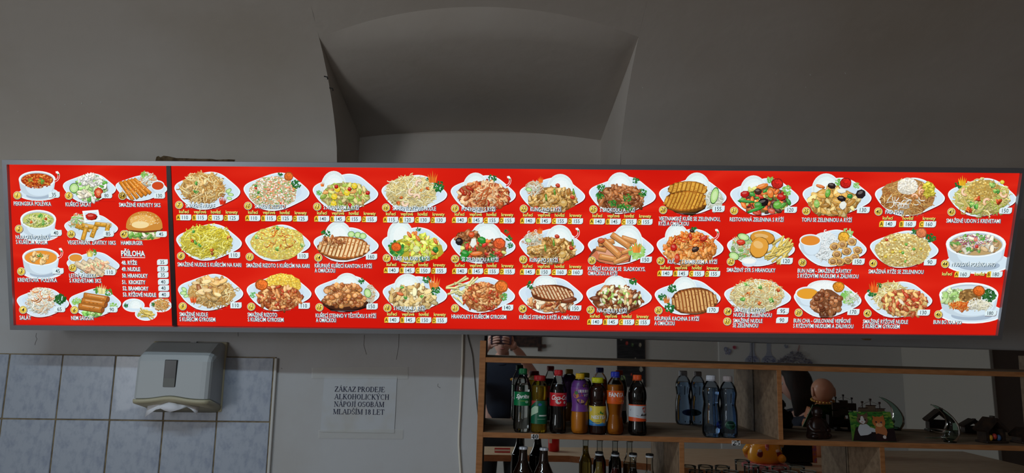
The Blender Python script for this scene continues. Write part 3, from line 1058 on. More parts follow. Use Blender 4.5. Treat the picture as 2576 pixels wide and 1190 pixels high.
for p in ((.21, .42, 11, 8, (186, 28, 26)), (.74, .5, 11, 9, (190, 30, 28)), (.46, .22, 16, 6, (230, 128, 54)), (.58, .4, 8, 12, (228, 124, 56)), (.4, .35, 9, 8, (66, 40, 34)), (.47, .65, 15, 10, (30, 22, 24)), (.68, .72, 11, 10, (104, 176, 66)),
          (.4, .72, 10, 9, (70, 146, 60)), (.36, .84, 22, 4, (60, 150, 60)), (.24, .62, 22, 3, (50, 140, 56)), (.6, .88, 9, 7, (214, 90, 70)), (.38, .94, 10, 4, (206, 66, 40))): d.piece(p[0], p[1], p[2], p[3], p[4], d.rng.uniform(-.4, .4))
d.pars(.82, .32, 14, (110, 180, 80), (190, 224, 140)); d.pars(.58, .05, 9, (90, 170, 70), (170, 216, 110)); d.rose(.68, .15, 14, (206, 40, 32))
d = D(26, 1479, 578.7, 1644.6, 666); d.dome(.6, .35, .22, .5); d.piece(.36, .72, 52, 24, (206, 120, 84))
for p in ((.28, .35, 40, 13, -.2), (.62, .28, 38, 13, .3), (.36, .52, 60, 16, .75), (.5, .3, 56, 14, .6), (.3, .8, 44, 13, .2), (.6, .6, 30, 10, -.3), (.5, .85, 40, 11, -.4), (.2, .55, 26, 10, .2)): d.bar(p[0], p[1], p[2], p[3], p[4], (222, 150, 84))
d.piece(.2, .3, 9, 7, (190, 84, 50)); d.pars(.75, .62, 20, (130, 190, 90), (200, 228, 150), 60); d.flame(.74, .55, 15, (236, 150, 60))
d = D(29, 1652, 575.5, 1820, 668); d.dome(.3, .22, .17, .34); d.pars(.56, .04, 9); d.pile(.5, .55, .39, .44, [(222, 140, 62), (206, 112, 44), (236, 172, 100), (226, 150, 80)], 130, 'flk', 8); d.pile(.5, .35, .3, .2, ORANG, 24, 'str', 4, base=0)
for p in ((.25, .5, 8, 9, (190, 36, 28)), (.7, .25, 10, 6, (196, 52, 34)), (.5, .2, 4, 9, (190, 50, 30)), (.52, .05, 6, 4, (50, 34, 30)), (.57, .55, 10, 6, (58, 40, 36)), (.3, .8, 7, 12, (200, 60, 36))): d.piece(p[0], p[1], p[2], p[3], p[4], d.rng.uniform(-.5, .5))
d.chili(1803.5, 590)
d = D(32, 1829, 577.5, 1999.5, 670); d.pile(.22, .5, .16, .34, SLAW + LEAF[:2], 60, 'str', 2.6); d.cuke(.24, .2, 16, 9, .3); d.cuke(.1, .72, 14, 10, .4); d.piece(.2, .34, 11, 7, (212, 60, 40)); d.fries(.76, .55, .16, .3, 34, 34, 4.6, -.7)
d.piece(.52, .22, 30, 17, (216, 150, 56), .1, 14, .03); d.piece(.47, .48, 22, 26, (226, 160, 62), .4, 14, .03); d.bowl(.32, .84, .11, .09, .17, (244, 246, 240), False)
d = D(27, 1475, 699, 1639.7, 790.8); d.dome(.45, .22, .18, .28); d.pars(.72, .1, 10); d.pile(.48, .6, .38, .36, BROWN + [(120, 66, 40), (104, 54, 34)], 60, 'flk', 11); d.pile(.5, .55, .36, .32, [(226, 216, 170), (210, 190, 130), (150, 190, 90), (238, 232, 206)], 40, 'flk', 6, base=0)
d = D(30, 1647, 703, 1812.7, 792); d.dome(.45, .28, .18, .35); d.pars(.26, .25, 11); d.slices(.6, .6, .34, .36, 13, (160, 92, 46), (222, 176, 112), -.15, -.08); d.pars(.12, .5, 10); d.pars(.22, .8, 13); d.flame(.18, .6, 10, (232, 130, 60))
d = D(34, 1821.8, 703, 1989.9, 788.7); d.pile(.48, .48, .4, .48, [(226, 220, 168), (236, 232, 196), (212, 200, 140), (226, 170, 100)], 240, 'str', 3.2); small(d, LEAF, [(.33, .14), (.27, .55), (.7, .6), (.52, .2)], 4, 'flk'); small(d, ORANG, [(.52, .68), (.36, .4), (.8, .3)], 3, 'flk')
d = D(35, 2019, 447, 2192.3, 543); d.dome(.34, .32, .2, .42); d.pile(.44, .62, .36, .34, [(226, 186, 104), (206, 160, 80), (238, 210, 140), (180, 130, 60)], 70, 'flk', 11)
for p in ((.42, .2, 10, 7, (44, 30, 30)), (.56, .54, 11, 7, (34, 26, 28)), (.84, .42, 12, 11, (40, 30, 34)), (.56, .34, 12, 6, (236, 240, 232)), (.58, .72, 9, 11, (232, 236, 226)), (.36, .4, 6, 11, (110, 176, 70)), (.2, .68, 7, 10, (150, 196, 100)), (.68, .48, 7, 6, (44, 130, 56)), (.25, .22, 12, 4, (228, 120, 60))): d.piece(p[0], p[1], p[2], p[3], p[4], d.rng.uniform(-.5, .5), 7)
d.pars(.52, .12, 9, (90, 170, 70), (170, 216, 110)); d.pars(.78, .2, 8, (110, 180, 80), (190, 224, 140)); d.rose(.62, .14, 14, (206, 36, 30))
d = D(40, 2201, 447, 2376.8, 544); d.pile(.46, .5, .38, .46, [(206, 160, 92), (186, 128, 66), (222, 184, 122), (160, 96, 48)], 200, 'str', 3); d.pile(.76, .3, .09, .2, [(222, 210, 70), (206, 190, 60)], 20, 'flk', 5); d.pile(.46, .22, .15, .22, [(240, 238, 226), (228, 220, 200)], 110, 'grn', 4.6, contrast=.3)
d.pile(.42, .6, .25, .2, [(240, 238, 226)], 18, 'str', 3, base=0)
for p in ((.66, .3, 1), (.56, .5, 3), (.66, .38, 2)): d.shrimp(p[0], p[1], 7, p[2], (230, 160, 104))
d = D(43, 2384.6, 448, 2556.8, 545); d.pile(.5, .52, .4, .45, [(222, 206, 130), (206, 184, 100), (236, 226, 170), (180, 190, 90)], 170, 'str', 4.6); d.pile(.52, .3, .24, .26, [(206, 176, 92), (222, 196, 120), (180, 140, 60)], 120, 'grn', 5)
for p in ((.56, .62, 2), (.24, .35, 1), (.8, .4, 0)): d.shrimp(p[0], p[1], 8, p[2], (238, 190, 140))
small(d, ORANG, [(.42, .55), (.3, .82), (.72, .6)], 5, 'flk'); small(d, GRN, [(.34, .68), (.4, .72), (.7, .35), (.64, .16)], 5, 'flk'); d.pars(.14, .18, 9); d.flame(.2, .12, 12, (236, 180, 40)); d.piece(.78, .1, 6, 5, (226, 206, 60))
d = D(38, 2009, 577.7, 2180, 671); d.pile(.4, .45, .2, .4, [(232, 240, 240), (244, 248, 248), (216, 226, 228)], 90, 'str', 2.4, base=(224, 234, 236)); d.pars(.72, .1, 13, (120, 180, 90), (200, 226, 160)); d.rose(.66, .2, 14, (236, 176, 60)); d.bowl(.17, .28, .16, .16, .42, (226, 140, 50), False)
for p in ((.52, .45), (.64, .4), (.78, .32), (.86, .55), (.7, .58), (.56, .66), (.6, .86), (.72, .82), (.82, .74), (.5, .85)):
    d.piece(*p, 12, 10, (222, 176, 104)); d.piece(*p, 7, 6, (170, 124, 76))
d = D(41, 2188.5, 580, 2360.7, 673.7); d.pile(.48, .52, .4, .47, [(226, 210, 140), (212, 186, 108), (238, 228, 176), (190, 150, 76)], 420, 'grn', 5); d.pars(.64, .02, 9); d.pars(.88, .2, 12); d.rose(.74, .06, 13, (226, 130, 84))
for k in range(16): d.piece(.2 + .55 * d.rng.random(), .2 + .65 * d.rng.random(), 4, 3.4, d.rng.choice([(206, 70, 44), (110, 180, 70), (226, 200, 70), (230, 196, 140)]))
d = D(44, 2366.7, 581, 2533, 687, plate=False); d.bowl(.53, .31, .455, .31, .55, (190, 160, 110)); d.pile(.53, .32, .36, .2, [(176, 136, 92), (206, 176, 130), (226, 220, 200), (110, 160, 76)], 70, 'flk', 8, base=0); d.pile(.5, .24, .25, .14, [(238, 244, 240), (226, 232, 226), (170, 90, 130)], 40, 'str', 2.6, base=0)
d.pars(.42, .44, 7, (70, 150, 60), (140, 196, 90)); d.pars(.25, .3, 6, (90, 150, 70), (140, 196, 90)); d.pars(.62, .16, 8, (70, 150, 60), (140, 196, 90)); d.piece(.53, .36, 5, 4, (206, 60, 50)); d.piece(.52, .2, 5, 5, (226, 130, 110))
d = D(39, 1997, 707, 2167, 799); d.dome(.45, .2, .25, .22, (238, 244, 244)); d.pars(.8, .45, 18, (120, 190, 84), (206, 230, 170), 70); d.pile(.85, .48, .1, .2, SLAW[:3], 26, 'str', 2.4, base=0); d.rose(.66, .16, 14, (230, 150, 44)); d.bowl(.2, .33, .18, .18, .36, (230, 160, 50), False)
d.pile(.48, .6, .23, .36, [(140, 82, 50), (164, 104, 64), (104, 56, 34), (186, 126, 84)], 60, 'chk', 12)
d = D(42, 2175, 708, 2345, 799); d.pile(.38, .4, .27, .38, PNOOD, 130, 'str', 3.4); d.pile(.58, .58, .34, .38, [(206, 140, 84), (222, 176, 110), (170, 84, 48), (226, 196, 120), (186, 66, 40)], 110, 'flk', 8); d.pars(.1, .3, 12); d.pars(.2, .1, 7); d.flame(.13, .2, 15, (230, 104, 40)); d.piece(.53, .55, 10, 4, (236, 226, 200), .8)
d = D(46, 2350, 710.6, 2514, 814.5, plate=False); d.bowl(.53, .30, .455, .30, .54, (214, 226, 234)); d.pile(.3, .36, .18, .2, [(150, 190, 110), (190, 216, 150), (210, 230, 180)], 50, 'flk', 8); d.pile(.55, .32, .18, .17, [(150, 112, 62), (176, 136, 80), (120, 84, 44)], 60, 'grn', 6)
d.pars(.83, .32, 17, (30, 84, 40), (80, 140, 70), 60); d.rose(.68, .2, 14, (230, 110, 40)); d.pile(.4, .56, .15, .1, ORANG[:3], 40, 'str', 3); d.pile(.68, .54, .17, .12, [(240, 238, 220), (226, 220, 190)], 44, 'str', 3)
# left panel
d = D(1, 45.6, 430, 150, 506, plate=False); d.bowl(.46, .28, .445, .28, .58, (176, 70, 28)); d.pile(.46, .34, .38, .24, [(190, 74, 30), (214, 120, 50), (150, 50, 22), (222, 150, 70)], 110, 'grn', 5, base=0); d.pars(.56, .34, 8, (70, 140, 50), (150, 200, 80), 30); d.pars(.3, .3, 6, (110, 150, 50), (170, 200, 80), 20); d.chili(146, 445)
d = D(2, 47, 528, 152, 603, plate=False); d.bowl(.47, .32, .43, .32, .58, (196, 200, 110)); d.pile(.47, .34, .29, .19, [(214, 218, 140), (190, 200, 100), (232, 230, 180), (150, 180, 80)], 60, 'str', 3.2, base=0); small(d, LEAF, [(.5, .2), (.6, .4)], 5); small(d, ORANG, [(.3, .4), (.65, .3)], 3)
d = D(3, 54, 624, 160, 703, plate=False); d.bowl(.46, .28, .44, .28, .58, (232, 150, 56)); small(d, [(240, 200, 140), (236, 190, 120)], [(.3, .35), (.5, .42), (.35, .22), (.58, .3)], 6, 'flk'); d.pars(.45, .22, 7, (50, 130, 50), (110, 170, 70), 20); d.chili(154, 638)
d = D(5, 158.5, 436, 292, 510); d.pile(.52, .5, .3, .46, LEAF + [(236, 240, 232), (226, 230, 210)], 90, 'flk', 7); d.pile(.52, .2, .22, .22, [(240, 242, 236), (226, 226, 214)], 40, 'flk', 5, base=0); d.cuke(.22, .5, 12, 13, .3); d.piece(.68, .66, 11, 13, (206, 66, 40)); d.piece(.68, .66, 6, 8, (232, 130, 80)); d.pile(.4, .7, .12, .14, [(226, 216, 190), (236, 232, 216)], 16, 'flk', 6, base=0)
d = D(54, 290.8, 440, 420.7, 506); d.pile(.63, .18, .17, .26, SLAW, 50, 'str', 2.6); d.pars(.56, -.02, 9, (110, 180, 80), (180, 216, 120)); d.bowl(.82, .4, .13, .19, .3, (206, 74, 34), False)
for k, p in enumerate(((.52, .42), (.45, .46), (.38, .5), (.3, .55), (.22, .6))): d.bar(p[0], p[1], 56, 8.5, .72 + .06 * k, (226, 138, 44)); d.pile(p[0], p[1], .12, .2, [(206, 112, 34), (238, 160, 70)], 12, 'grn', 4, base=0)
d = D(36, 162, 539, 297, 606.5); d.pile(.25, .26, .14, .25, SLAW + LEAF[:2], 50, 'str', 2.4)
x, y = d.P(.5, .1); d.pr.poly([(x - 22, y - 15), (x + 18, y - 18), (x + 24, y + 8), (x - 16, y + 14)], WH); d.pr.poly([(x - 17, y - 11), (x + 14, y - 13), (x + 19, y + 5), (x - 12, y + 10)], CPL); d.piece(.5, .08, 14, 9, (190, 34, 24))
for p in ((.35, .5, 38, .3), (.48, .45, 40, .15), (.38, .7, 36, -1.3), (.56, .6, 36, -1.2), (.72, .38, 40, .1), (.8, .6, 34, -1.4)): d.roll(p[0], p[1], p[2], 10, p[3], (224, 164, 56))
d = D(47, 315, 531, 412, 603.5, plate=False)
x, y = d.P(.5, .5); d.pr.poly(ell(x, y + 24, 46, 13, 22), (206, 150, 80)); d.pr.poly(ell(x, y + 30, 40, 6, 20), (226, 176, 104)); d.pile(.5, .78, .47, .14, [(236, 226, 200), (120, 180, 80), (90, 150, 60), (206, 226, 160)], 60, 'flk', 7)
d.pr.poly(ell(x + 2, y + 9, 45, 9, 22), (112, 56, 30)); d.pr.poly([(x + 46 * math.cos(PI * k / 18), y + 6 - 42 * math.sin(PI * k / 18) ** .8) for k in range(19)] + [(x - 40, y + 11), (x, y + 14), (x + 40, y + 11)], (206, 140, 60))
d.pr.poly(ell(x - 4, y - 12, 32, 15, 20), (232, 178, 96)); d.pr.poly(ell(x - 10, y - 2, 22, 9, 18), (244, 220, 160))
for _ in range(90):
    t, r = d.rng.uniform(0, PI), d.rng.random() ** .6
    d.pr.poly(blob(x + 40 * r * math.cos(t), y - 2 - 32 * r * math.sin(t), 1.2, .9, d.rng, 5, .2), (244, 226, 180))
d = D(37, 168, 633.6, 301, 699); d.pars(.5, .02, 9, (60, 130, 50), (200, 200, 100)); d.flame(.44, .1, 10, (226, 214, 110)); d.bowl(.17, .22, .14, .17, .32, (222, 150, 60), False)
for k, p in enumerate(((.72, .52), (.6, .56), (.48, .62), (.36, .66))): d.roll(p[0], p[1], 62, 13, .55, (226, 206, 170)); d.pile(p[0], p[1], .12, .18, [(236, 170, 130), (240, 190, 150), (210, 220, 170)], 8, 'flk', 5, base=0)
d = D(4, 42.5, 724.5, 174, 798); d.pile(.46, .42, .27, .42, [(236, 240, 232), (226, 230, 216), (216, 222, 200), (238, 200, 160)], 150, 'str', 3.4); d.pile(.46, .3, .22, .25, [(230, 140, 80)], 8, 'str', 3, base=0); d.pars(.83, .38, 14, (24, 80, 36), (80, 140, 60), 60)
d = D(6, 174, 724.5, 304.7, 798); d.pars(.55, .08, 10, (60, 130, 50), (120, 170, 70)); d.pars(.76, .14, 10, (60, 130, 50), (120, 170, 70)); d.flame(.63, .1, 13, (230, 222, 150)); d.pars(.15, .45, 11, (130, 190, 90), (200, 226, 150)); d.pars(.85, .65, 11, (130, 190, 90), (200, 226, 150)); d.pile(.45, .86, .2, .1, LEAF, 20, 'flk', 6)
for p in ((.52, .32), (.48, .5), (.42, .68)): d.roll(p[0], p[1], 62, 15, .16, (198, 122, 50), (150, 84, 40))
for nn, bb in ((101, (308, 751, 364, 785)), (102, (376, 752, 432, 785)), (103, (339, 773, 396, 806.5))):
    d = D(nn, *bb, plate=False); x, y = d.P(.5, .5); d.pr.poly(ell(x, y, 28, 17, 26), WH); d.pr.poly(ell(x, y, 26, 15, 26), CPL)
    if nn == 101: d.dome(.58, .55, .28, .48); d.pars(.18, .5, 6)
    if nn == 102: d.pile(.55, .45, .33, .4, NOOD[1:] + [(226, 150, 90)], 60, 'str', 2.6); d.pars(.16, .4, 5)
    if nn == 103: d.fries(.5, .5, .25, .25, 24, 22, 3, .4); d.pars(.2, .6, 5, (130, 190, 90), (230, 140, 70))
DISH_NAMES = {}
PICS = {}
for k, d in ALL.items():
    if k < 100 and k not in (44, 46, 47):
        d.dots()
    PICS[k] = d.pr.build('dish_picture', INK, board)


# ---- lettering on the board
def upx(x, y):                 # local metres per photo pixel there
    q = BMAP([(x, y), (x + 1, y), (x, y - 1)])
    return abs(q[1][0] - q[0][0]), abs(q[2][1] - q[0][1])


def put(pr, s, x0, yb, x1, cap, col, off=.0, shear=0.0, shadow=None, center=False):
    v, f = text_geo(s, shear, off)
    u0, w0 = BMAP([(x0, yb)])[0]
    su, sw = upx(x0, yb)
    mn, mx = v[:, 0].min(), v[:, 0].max()
    if x1 is None:
        k = cap * sw / CAPH * .8
        u0 = u0 - (mx - mn) * k / 2 if center else u0
    else:
        k = (BMAP([(x1, yb)])[0][0] - u0) / (mx - mn)
    P = np.stack([u0 + (v[:, 0] - mn) * k, w0 + v[:, 1] * cap * sw / CAPH], 1)
    if shadow:
        for i in (1, 2):
            pr.geo(P + np.array([su * .85 * i, -sw * .75 * i]), f, shadow)
    pr.geo(P, f, col)


def caption(parent, lines):
    pr = Print(conv_uv, .0036, 2e-5)
    for (s, x0, yb, x1) in lines:
        put(pr, s, x0, yb, x1, 10.2, (240, 250, 250), .008, 0, (70, 96, 112))
    pr.build('caption', INK, parent)


def rrect(u0, w0, u1, w1, r, kx=1.0):
    o = []
    for (cx, cy, a0, on) in ((u1 - r, w1 - r, 0, 0), (u0 + r, w1 - r, 90, 1), (u0 + r, w0 + r, 180, 0), (u1 - r, w0 + r, 270, 1)):
        if on:
            for k in range(5):
                a = math.radians(a0 + 22.5 * k)
                o.append((cx + r * math.cos(a), cy + r * math.sin(a)))
        else:
            o.append((u1 if a0 == 0 else u0, w1 if a0 == 0 else w0))
    return o


def price(parent, s, x0, x1, y0, y1, letter=None):
    pr = Print(conv_uv, .0036, 2e-5)
    q = BMAP([(x0, y1), (x1, y1), (x0, y0)])
    u0, u1, wb, wt = q[0][0], q[1][0], q[0][1], q[2][1]
    h = wt - wb
    pr.poly([(a + h * .06, b - h * .08) for a, b in rrect(u0, wb, u1, wt, h * .42)], (90, 30, 30))
    pr.poly(rrect(u0, wb, u1, wt, h * .42), (222, 240, 244))
    xt = x0
    if letter:
        um = u0 + (u1 - u0) * .27
        pr.poly([p for p in rrect(u0, wb, um, wt, h * .42)][:1] + [(u0 + h * .42 - h * .42 * math.sin(math.radians(22.5 * k)), wt - h * .42 + h * .42 * math.cos(math.radians(22.5 * k))) for k in range(5)] + [(u0, wb), (um, wb)], (240, 196, 60))
        v, f = text_geo(letter, 0, .02)
        k = h * .62 / CAPH
        pr.geo(np.stack([u0 + (um - u0) * .5 - (v[:, 0].max() + v[:, 0].min()) / 2 * k * .85, wb + h * .18 + v[:, 1] * k], 1) * 1.0 if False else
               np.stack([(u0 + um) / 2 + (v[:, 0] - (v[:, 0].max() + v[:, 0].min()) / 2) * k * .85, wb + h * .19 + v[:, 1] * k], 1), f, (60, 50, 16))
        c = um + (u1 - um) * .44
        kk = h * .66 / CAPH
    else:
        c = u0 + (u1 - u0) * .48
        kk = h * .66 / CAPH
    v, f = text_geo(s, 0, .008)
    pr.geo(np.stack([c + (v[:, 0] - (v[:, 0].max() + v[:, 0].min()) / 2) * kk * .86, wb + h * .18 + v[:, 1] * kk], 1), f, (36, 58, 66))
    v, f = text_geo(',-', 0, .0)
    pr.geo(np.stack([u1 - h * .36 + v[:, 0] * kk * .35, wb + h * .18 + v[:, 1] * kk * .5], 1), f, (90, 110, 116))
    pr.build('price_tag', INK, parent)


def badge(parent, n, x, y, r=10.2, face=(236, 206, 84)):
    pr = Print(conv_px, .0036, 2e-5)
    pr.poly(ell(x + .6, y + .9, r * 1.06, r * 1.06), (90, 24, 22))
    pr.poly(ell(x, y, r, r), (246, 240, 206))
    pr.poly(ell(x, y, r * .9, r * .9), (96, 80, 40))
    pr.poly(ell(x, y, r * .82, r * .82), face)
    pr.poly(ell(x - r * .12, y + r * .25, r * .55, r * .4), mix(face, (206, 170, 60), .5))
    pr.poly(ell(x, y - r * .3, r * .58, r * .32), mix(face, (255, 250, 190), .45))
    v, f = text_geo(str(n), .3, .006)
    k = r * 1.05 / CAPH
    cx = (v[:, 0].max() + v[:, 0].min()) / 2
    pr.geo(np.stack([x + (v[:, 0] - cx) * k * (.78 if n > 9 else .9), y + r * .5 - v[:, 1] * k], 1), f, (34, 30, 22))
    pr.build('number_badge', INK, parent)


BADGES = {7: (451.9, 515.5), 10: (625, 517.5), 13: (798.8, 519.6), 8: (456.7, 643.5), 11: (629.2, 645.6), 14: (801.5, 647.7), 9: (461, 770), 12: (633, 771), 15: (804.3, 772.4),
          16: (971.6, 522), 19: (1144.9, 524), 22: (1317.5, 524.8), 17: (973.3, 648.8), 20: (1145, 651), 23: (1316.3, 652.5), 18: (975, 774), 21: (1145, 774.7), 24: (1315, 776.4),
          25: (1492.4, 526.4), 28: (1667.3, 528), 31: (1845.7, 530), 26: (1488.8, 654.8), 29: (1661.5, 656), 32: (1837.6, 658), 27: (1485.4, 779), 30: (1656, 780.5), 34: (1830, 783), 33: (1828.7, 808),
          35: (2026.8, 530.8), 40: (2208.4, 532), 43: (2391.8, 533), 38: (2017.4, 660), 41: (2195.2, 662), 44: (2375.7, 663.6), 39: (2007.8, 786), 42: (2181, 787.7), 46: (2359, 790.4),
          1: (45.6, 491.3), 5: (175, 492), 54: (309.4, 492.5), 2: (49.5, 575.6), 36: (180.6, 588.4), 47: (313.6, 589), 3: (55.3, 682.3), 37: (184.5, 673), 4: (60, 778.6), 6: (189, 779)}
for n, (x, y) in BADGES.items():
    badge(PICS[34 if n == 33 else n], n, x, y, face=(176, 136, 44) if n == 54 else (236, 206, 84))

CAPS = {8: [('SMAŽENÉ NUDLE S KUŘECÍM NA KARI', 448, 669.3, 607.6)], 11: [('SMAŽENÉ RIZOTO S KUŘECÍM NA KARI', 620.6, 671.6, 779)],
        14: [('KŘUPAVÉ KUŘECÍ KANTON S RÝŽÍ', 792.5, 672.4, 936), ('A OMÁČKOU', 792.5, 684.6, 843.5)],
        7: [('SMAŽENÉ NUDLE', 468.2, 521.7, 541.6)], 10: [('SMAŽENÉ RIZOTO', 641.8, 523.2, 717.3)], 13: [('S ANANASEM A RÝŽÍ', 814.8, 526, 903.2)],
        9: [('SMAŽENÉ NUDLE', 453, 794.6, 524), ('S KUŘECÍM GYROSEM', 453, 807, 542.6)], 12: [('SMAŽENÉ RIZOTO', 624, 795.5, 698), ('S KUŘECÍM GYROSEM', 624.4, 807.6, 714)],
        15: [('KUŘECÍ STEHNO V TĚSTÍČKU S RÝŽÍ', 795, 797.6, 946.6), ('A OMÁČKOU', 795.7, 809.3, 845.6)],
        16: [('SMAŽENÉ RÝŽOVÉ NUDLE', 988, 528.3, 1096.7)], 19: [('PO THAJSKU S RÝŽÍ', 1161.5, 530, 1246)], 22: [('KUNG-PAO S RÝŽÍ', 1334, 530.8, 1411)],
        17: [('KUŘE NA KARI S RÝŽÍ', 989, 654, 1080.7)], 20: [('SE ZELENINOU A RÝŽÍ', 1161.5, 656.6, 1253.5)], 23: [('KUNG-PO S RÝŽÍ', 1332, 658, 1402.7)],
        18: [('S HOUBAMI A RÝŽÍ', 990.7, 779, 1068.7)], 21: [('HRANOLKY S KUŘECÍM GYROSEM', 1135.8, 800, 1273)], 24: [('KUŘECÍ STEHNO S RÝŽÍ A OMÁCKOU', 1306, 801.7, 1456)],
        25: [('S BROKOLICÍ A RÝŽÍ', 1508.4, 532, 1596)], 28: [('VIETNAMSKÉ KUŘE SE ZELENINOU,', 1656.8, 554, 1810.5), ('RÝŽÍ A OMÁČKOU', 1656, 566.5, 1731.5)], 31: [('RESTOVANÁ ZELENINA S RÝŽÍ', 1834.6, 556, 1970)],
        26: [('KUŘECÍ KOUSKY SE  SLADKOKYS.', 1478.5, 679.8, 1622.6), ('OMÁČKOU A RÝŽÍ', 1478.5, 691.5, 1552)], 29: [('KLÍČKY S BAMBUSEM A RÝŽÍ', 1678.6, 662, 1803)], 32: [('SMAŽENÝ SÝR S HRANOLKY', 1827, 683, 1949)],
        27: [('NA CIBULI S RÝŽÍ', 1501, 784.8, 1576)], 30: [('KŘUPAVÁ KACHNA S RÝŽÍ', 1646, 805, 1757.6), ('A OMÁČKOU', 1645.5, 817, 1696)],
        34: [('SMAŽENÉ RÝŽOVÉ', 1844.7, 784, 1923.7), ('NUDLE SE ZELENINOU', 1844, 796, 1939.7), ('SMAŽENÉ NUDLE', 1843, 810.6, 1916.6), ('SE ZELENINOU', 1842, 822.4, 1905.5)],
        35: [('TOFU SE ZELENINOU A RÝŽÍ', 2015, 557, 2141)], 40: [('PAD THAI', 2225, 537.5, 2269.5)], 43: [('SMAŽENÉ UDON S KREVETAMI', 2378.4, 559.4, 2514)],
        38: [('BUN NEM - SMAŽENÉ ZÁVITKY', 2005, 685, 2140), ('S RÝŽOVÝMI NUDLEMI A ZÁLIVKOU', 2004.5, 698, 2157.6)], 41: [('SMAŽENÁ RÝŽE SE ZELENINOU', 2183, 687, 2321)], 44: [('NUDLOVÁ POLÉVKA PHO', 2392, 669, 2501.6)],
        39: [('BUN CHA - GRILOVANÉ VEPŘOVÉ', 1995, 810.5, 2138), ('S RÝŽOVÝMI NUDLEMI A ZÁLIVKOU', 1994, 823.5, 2144.7)], 42: [('SMAŽENÉ RÝŽOVÉ NUDLE', 2169, 812.7, 2282), ('S KUŘECÍM GYROSEM', 2168, 824.6, 2261)], 46: [('BUN BO NAM BO', 2346, 814, 2416.4)],
        1: [('PEKINGSKÁ POLÉVKA', 36.7, 516.4, 130.3)], 5: [('KUŘECÍ SALÁT', 167, 518.4, 231)], 54: [('SMAŽENÉ KREVETY 5KS', 301, 519.5, 405)], 2: [('NUDLOVÁ POLÉVKA', 41.8, 600.7, 125.7), ('S KUŘECÍM MASEM', 42.5, 613, 120.6)],
        36: [('VEGETARIÁN. ZÁVITKY 10KS', 172, 614, 292.7)], 47: [('HAMBURGER', 306, 615, 360.4)], 3: [('KREVETOVÁ  POLÉVKA', 47, 708, 145)], 37: [('LETNÍ ZÁVITKY', 176, 697.4, 242.5), ('S KREVETAMI 3KS', 176.7, 709.8, 256)],
        4: [('SALÁT', 51.4, 803, 80)], 6: [('NEM SAIGON', 181, 803.8, 236)]}
for n, L in CAPS.items():
    caption(PICS[n], L)

TAGS = {8: ('110', 576.8, 605.5, 633.6, 648.7), 11: ('110', 748.7, 777, 635.7, 650.8), 14: ('160', 921, 949.4, 637.8, 652.5), 9: ('110', 580.8, 609.3, 759.8, 775), 12: ('110', 752, 780.6, 761, 776), 15: ('150', 922.5, 951, 762.5, 777.6),
        21: ('140', 1262.8, 1291, 765.7, 780.5), 24: ('150', 1434, 1462, 767.5, 782), 28: ('155', 1791, 1821.6, 517, 533), 31: ('120', 1972, 2003, 520, 535), 26: ('150', 1610, 1639, 645, 660.5), 32: ('120', 1962.5, 1992.6, 648, 664),
        30: ('170', 1777, 1806.7, 771.6, 786.5), 34: ('95', 1953, 1983, 774, 790), 33: ('90', 1951, 1981, 797, 812), 35: ('130', 2154, 2185.6, 520, 535.7), 43: ('150', 2511, 2542.7, 521.8, 537.5), 38: ('150', 2142.4, 2173, 649.7, 665.4),
        41: ('90', 2322, 2353, 651, 667), 39: ('170', 2130, 2160, 776.5, 791.7), 42: ('130', 2305.7, 2337, 778, 793), 46: ('180', 2475, 2504, 780, 794), 1: ('35', 124.5, 152.7, 482, 497), 5: ('80', 256.8, 284, 484.7, 498.3),
        54: ('130', 389, 416.9, 484.7, 499), 2: ('40', 129.5, 157.8, 578, 593), 36: ('85', 261, 288.5, 580, 595), 47: ('45', 393.7, 421.5, 581.4, 595.7), 3: ('45', 134, 162.4, 674, 688.5), 37: ('110', 265.7, 293, 677, 691.6),
        4: ('65', 138.4, 166.3, 769.7, 784.4), 6: ('90', 270, 297.8, 771, 785)}
for n, a in TAGS.items():
    price(PICS[34 if n == 33 else n], *a)

BLOCKS = {7: (445, 539.3, (110, 115, 125, 125)), 10: (618.3, 541, (110, 115, 125, 125)), 13: (791.5, 542.7, (140, 145, 155, 155)), 16: (964.4, 544.8, (115, 120, 130, 130)), 19: (1137.2, 545.8, (140, 145, 155, 155)),
          22: (1308.6, 547.5, (140, 145, 155, 155)), 25: (1483.2, 549.4, (140, 145, 155, 155)), 17: (966, 672, (140, 145, 150, 155)), 20: (1137.7, 674, (140, 145, 155, 155)), 23: (1308, 676, (145, 150, 160, 160)),
          29: (1653, 679.8, (140, 145, 155, 155)), 18: (967.5, 796.5, (140, 145, 150, 155)), 27: (1476.8, 801.5, (140, 145, 155, 155))}
HEAD = ('kuřecí', 'vepřové', 'hovězí', 'krevety')


def header(parent, items):
    pr = Print(conv_uv, .0036, 2e-5)
    for s, x0, yb, x1 in items:
        put(pr, s, x0, yb, x1, 8.2, (240, 226, 120), .022, 0, (96, 60, 20))
    pr.build('meat_headings', INK, parent)


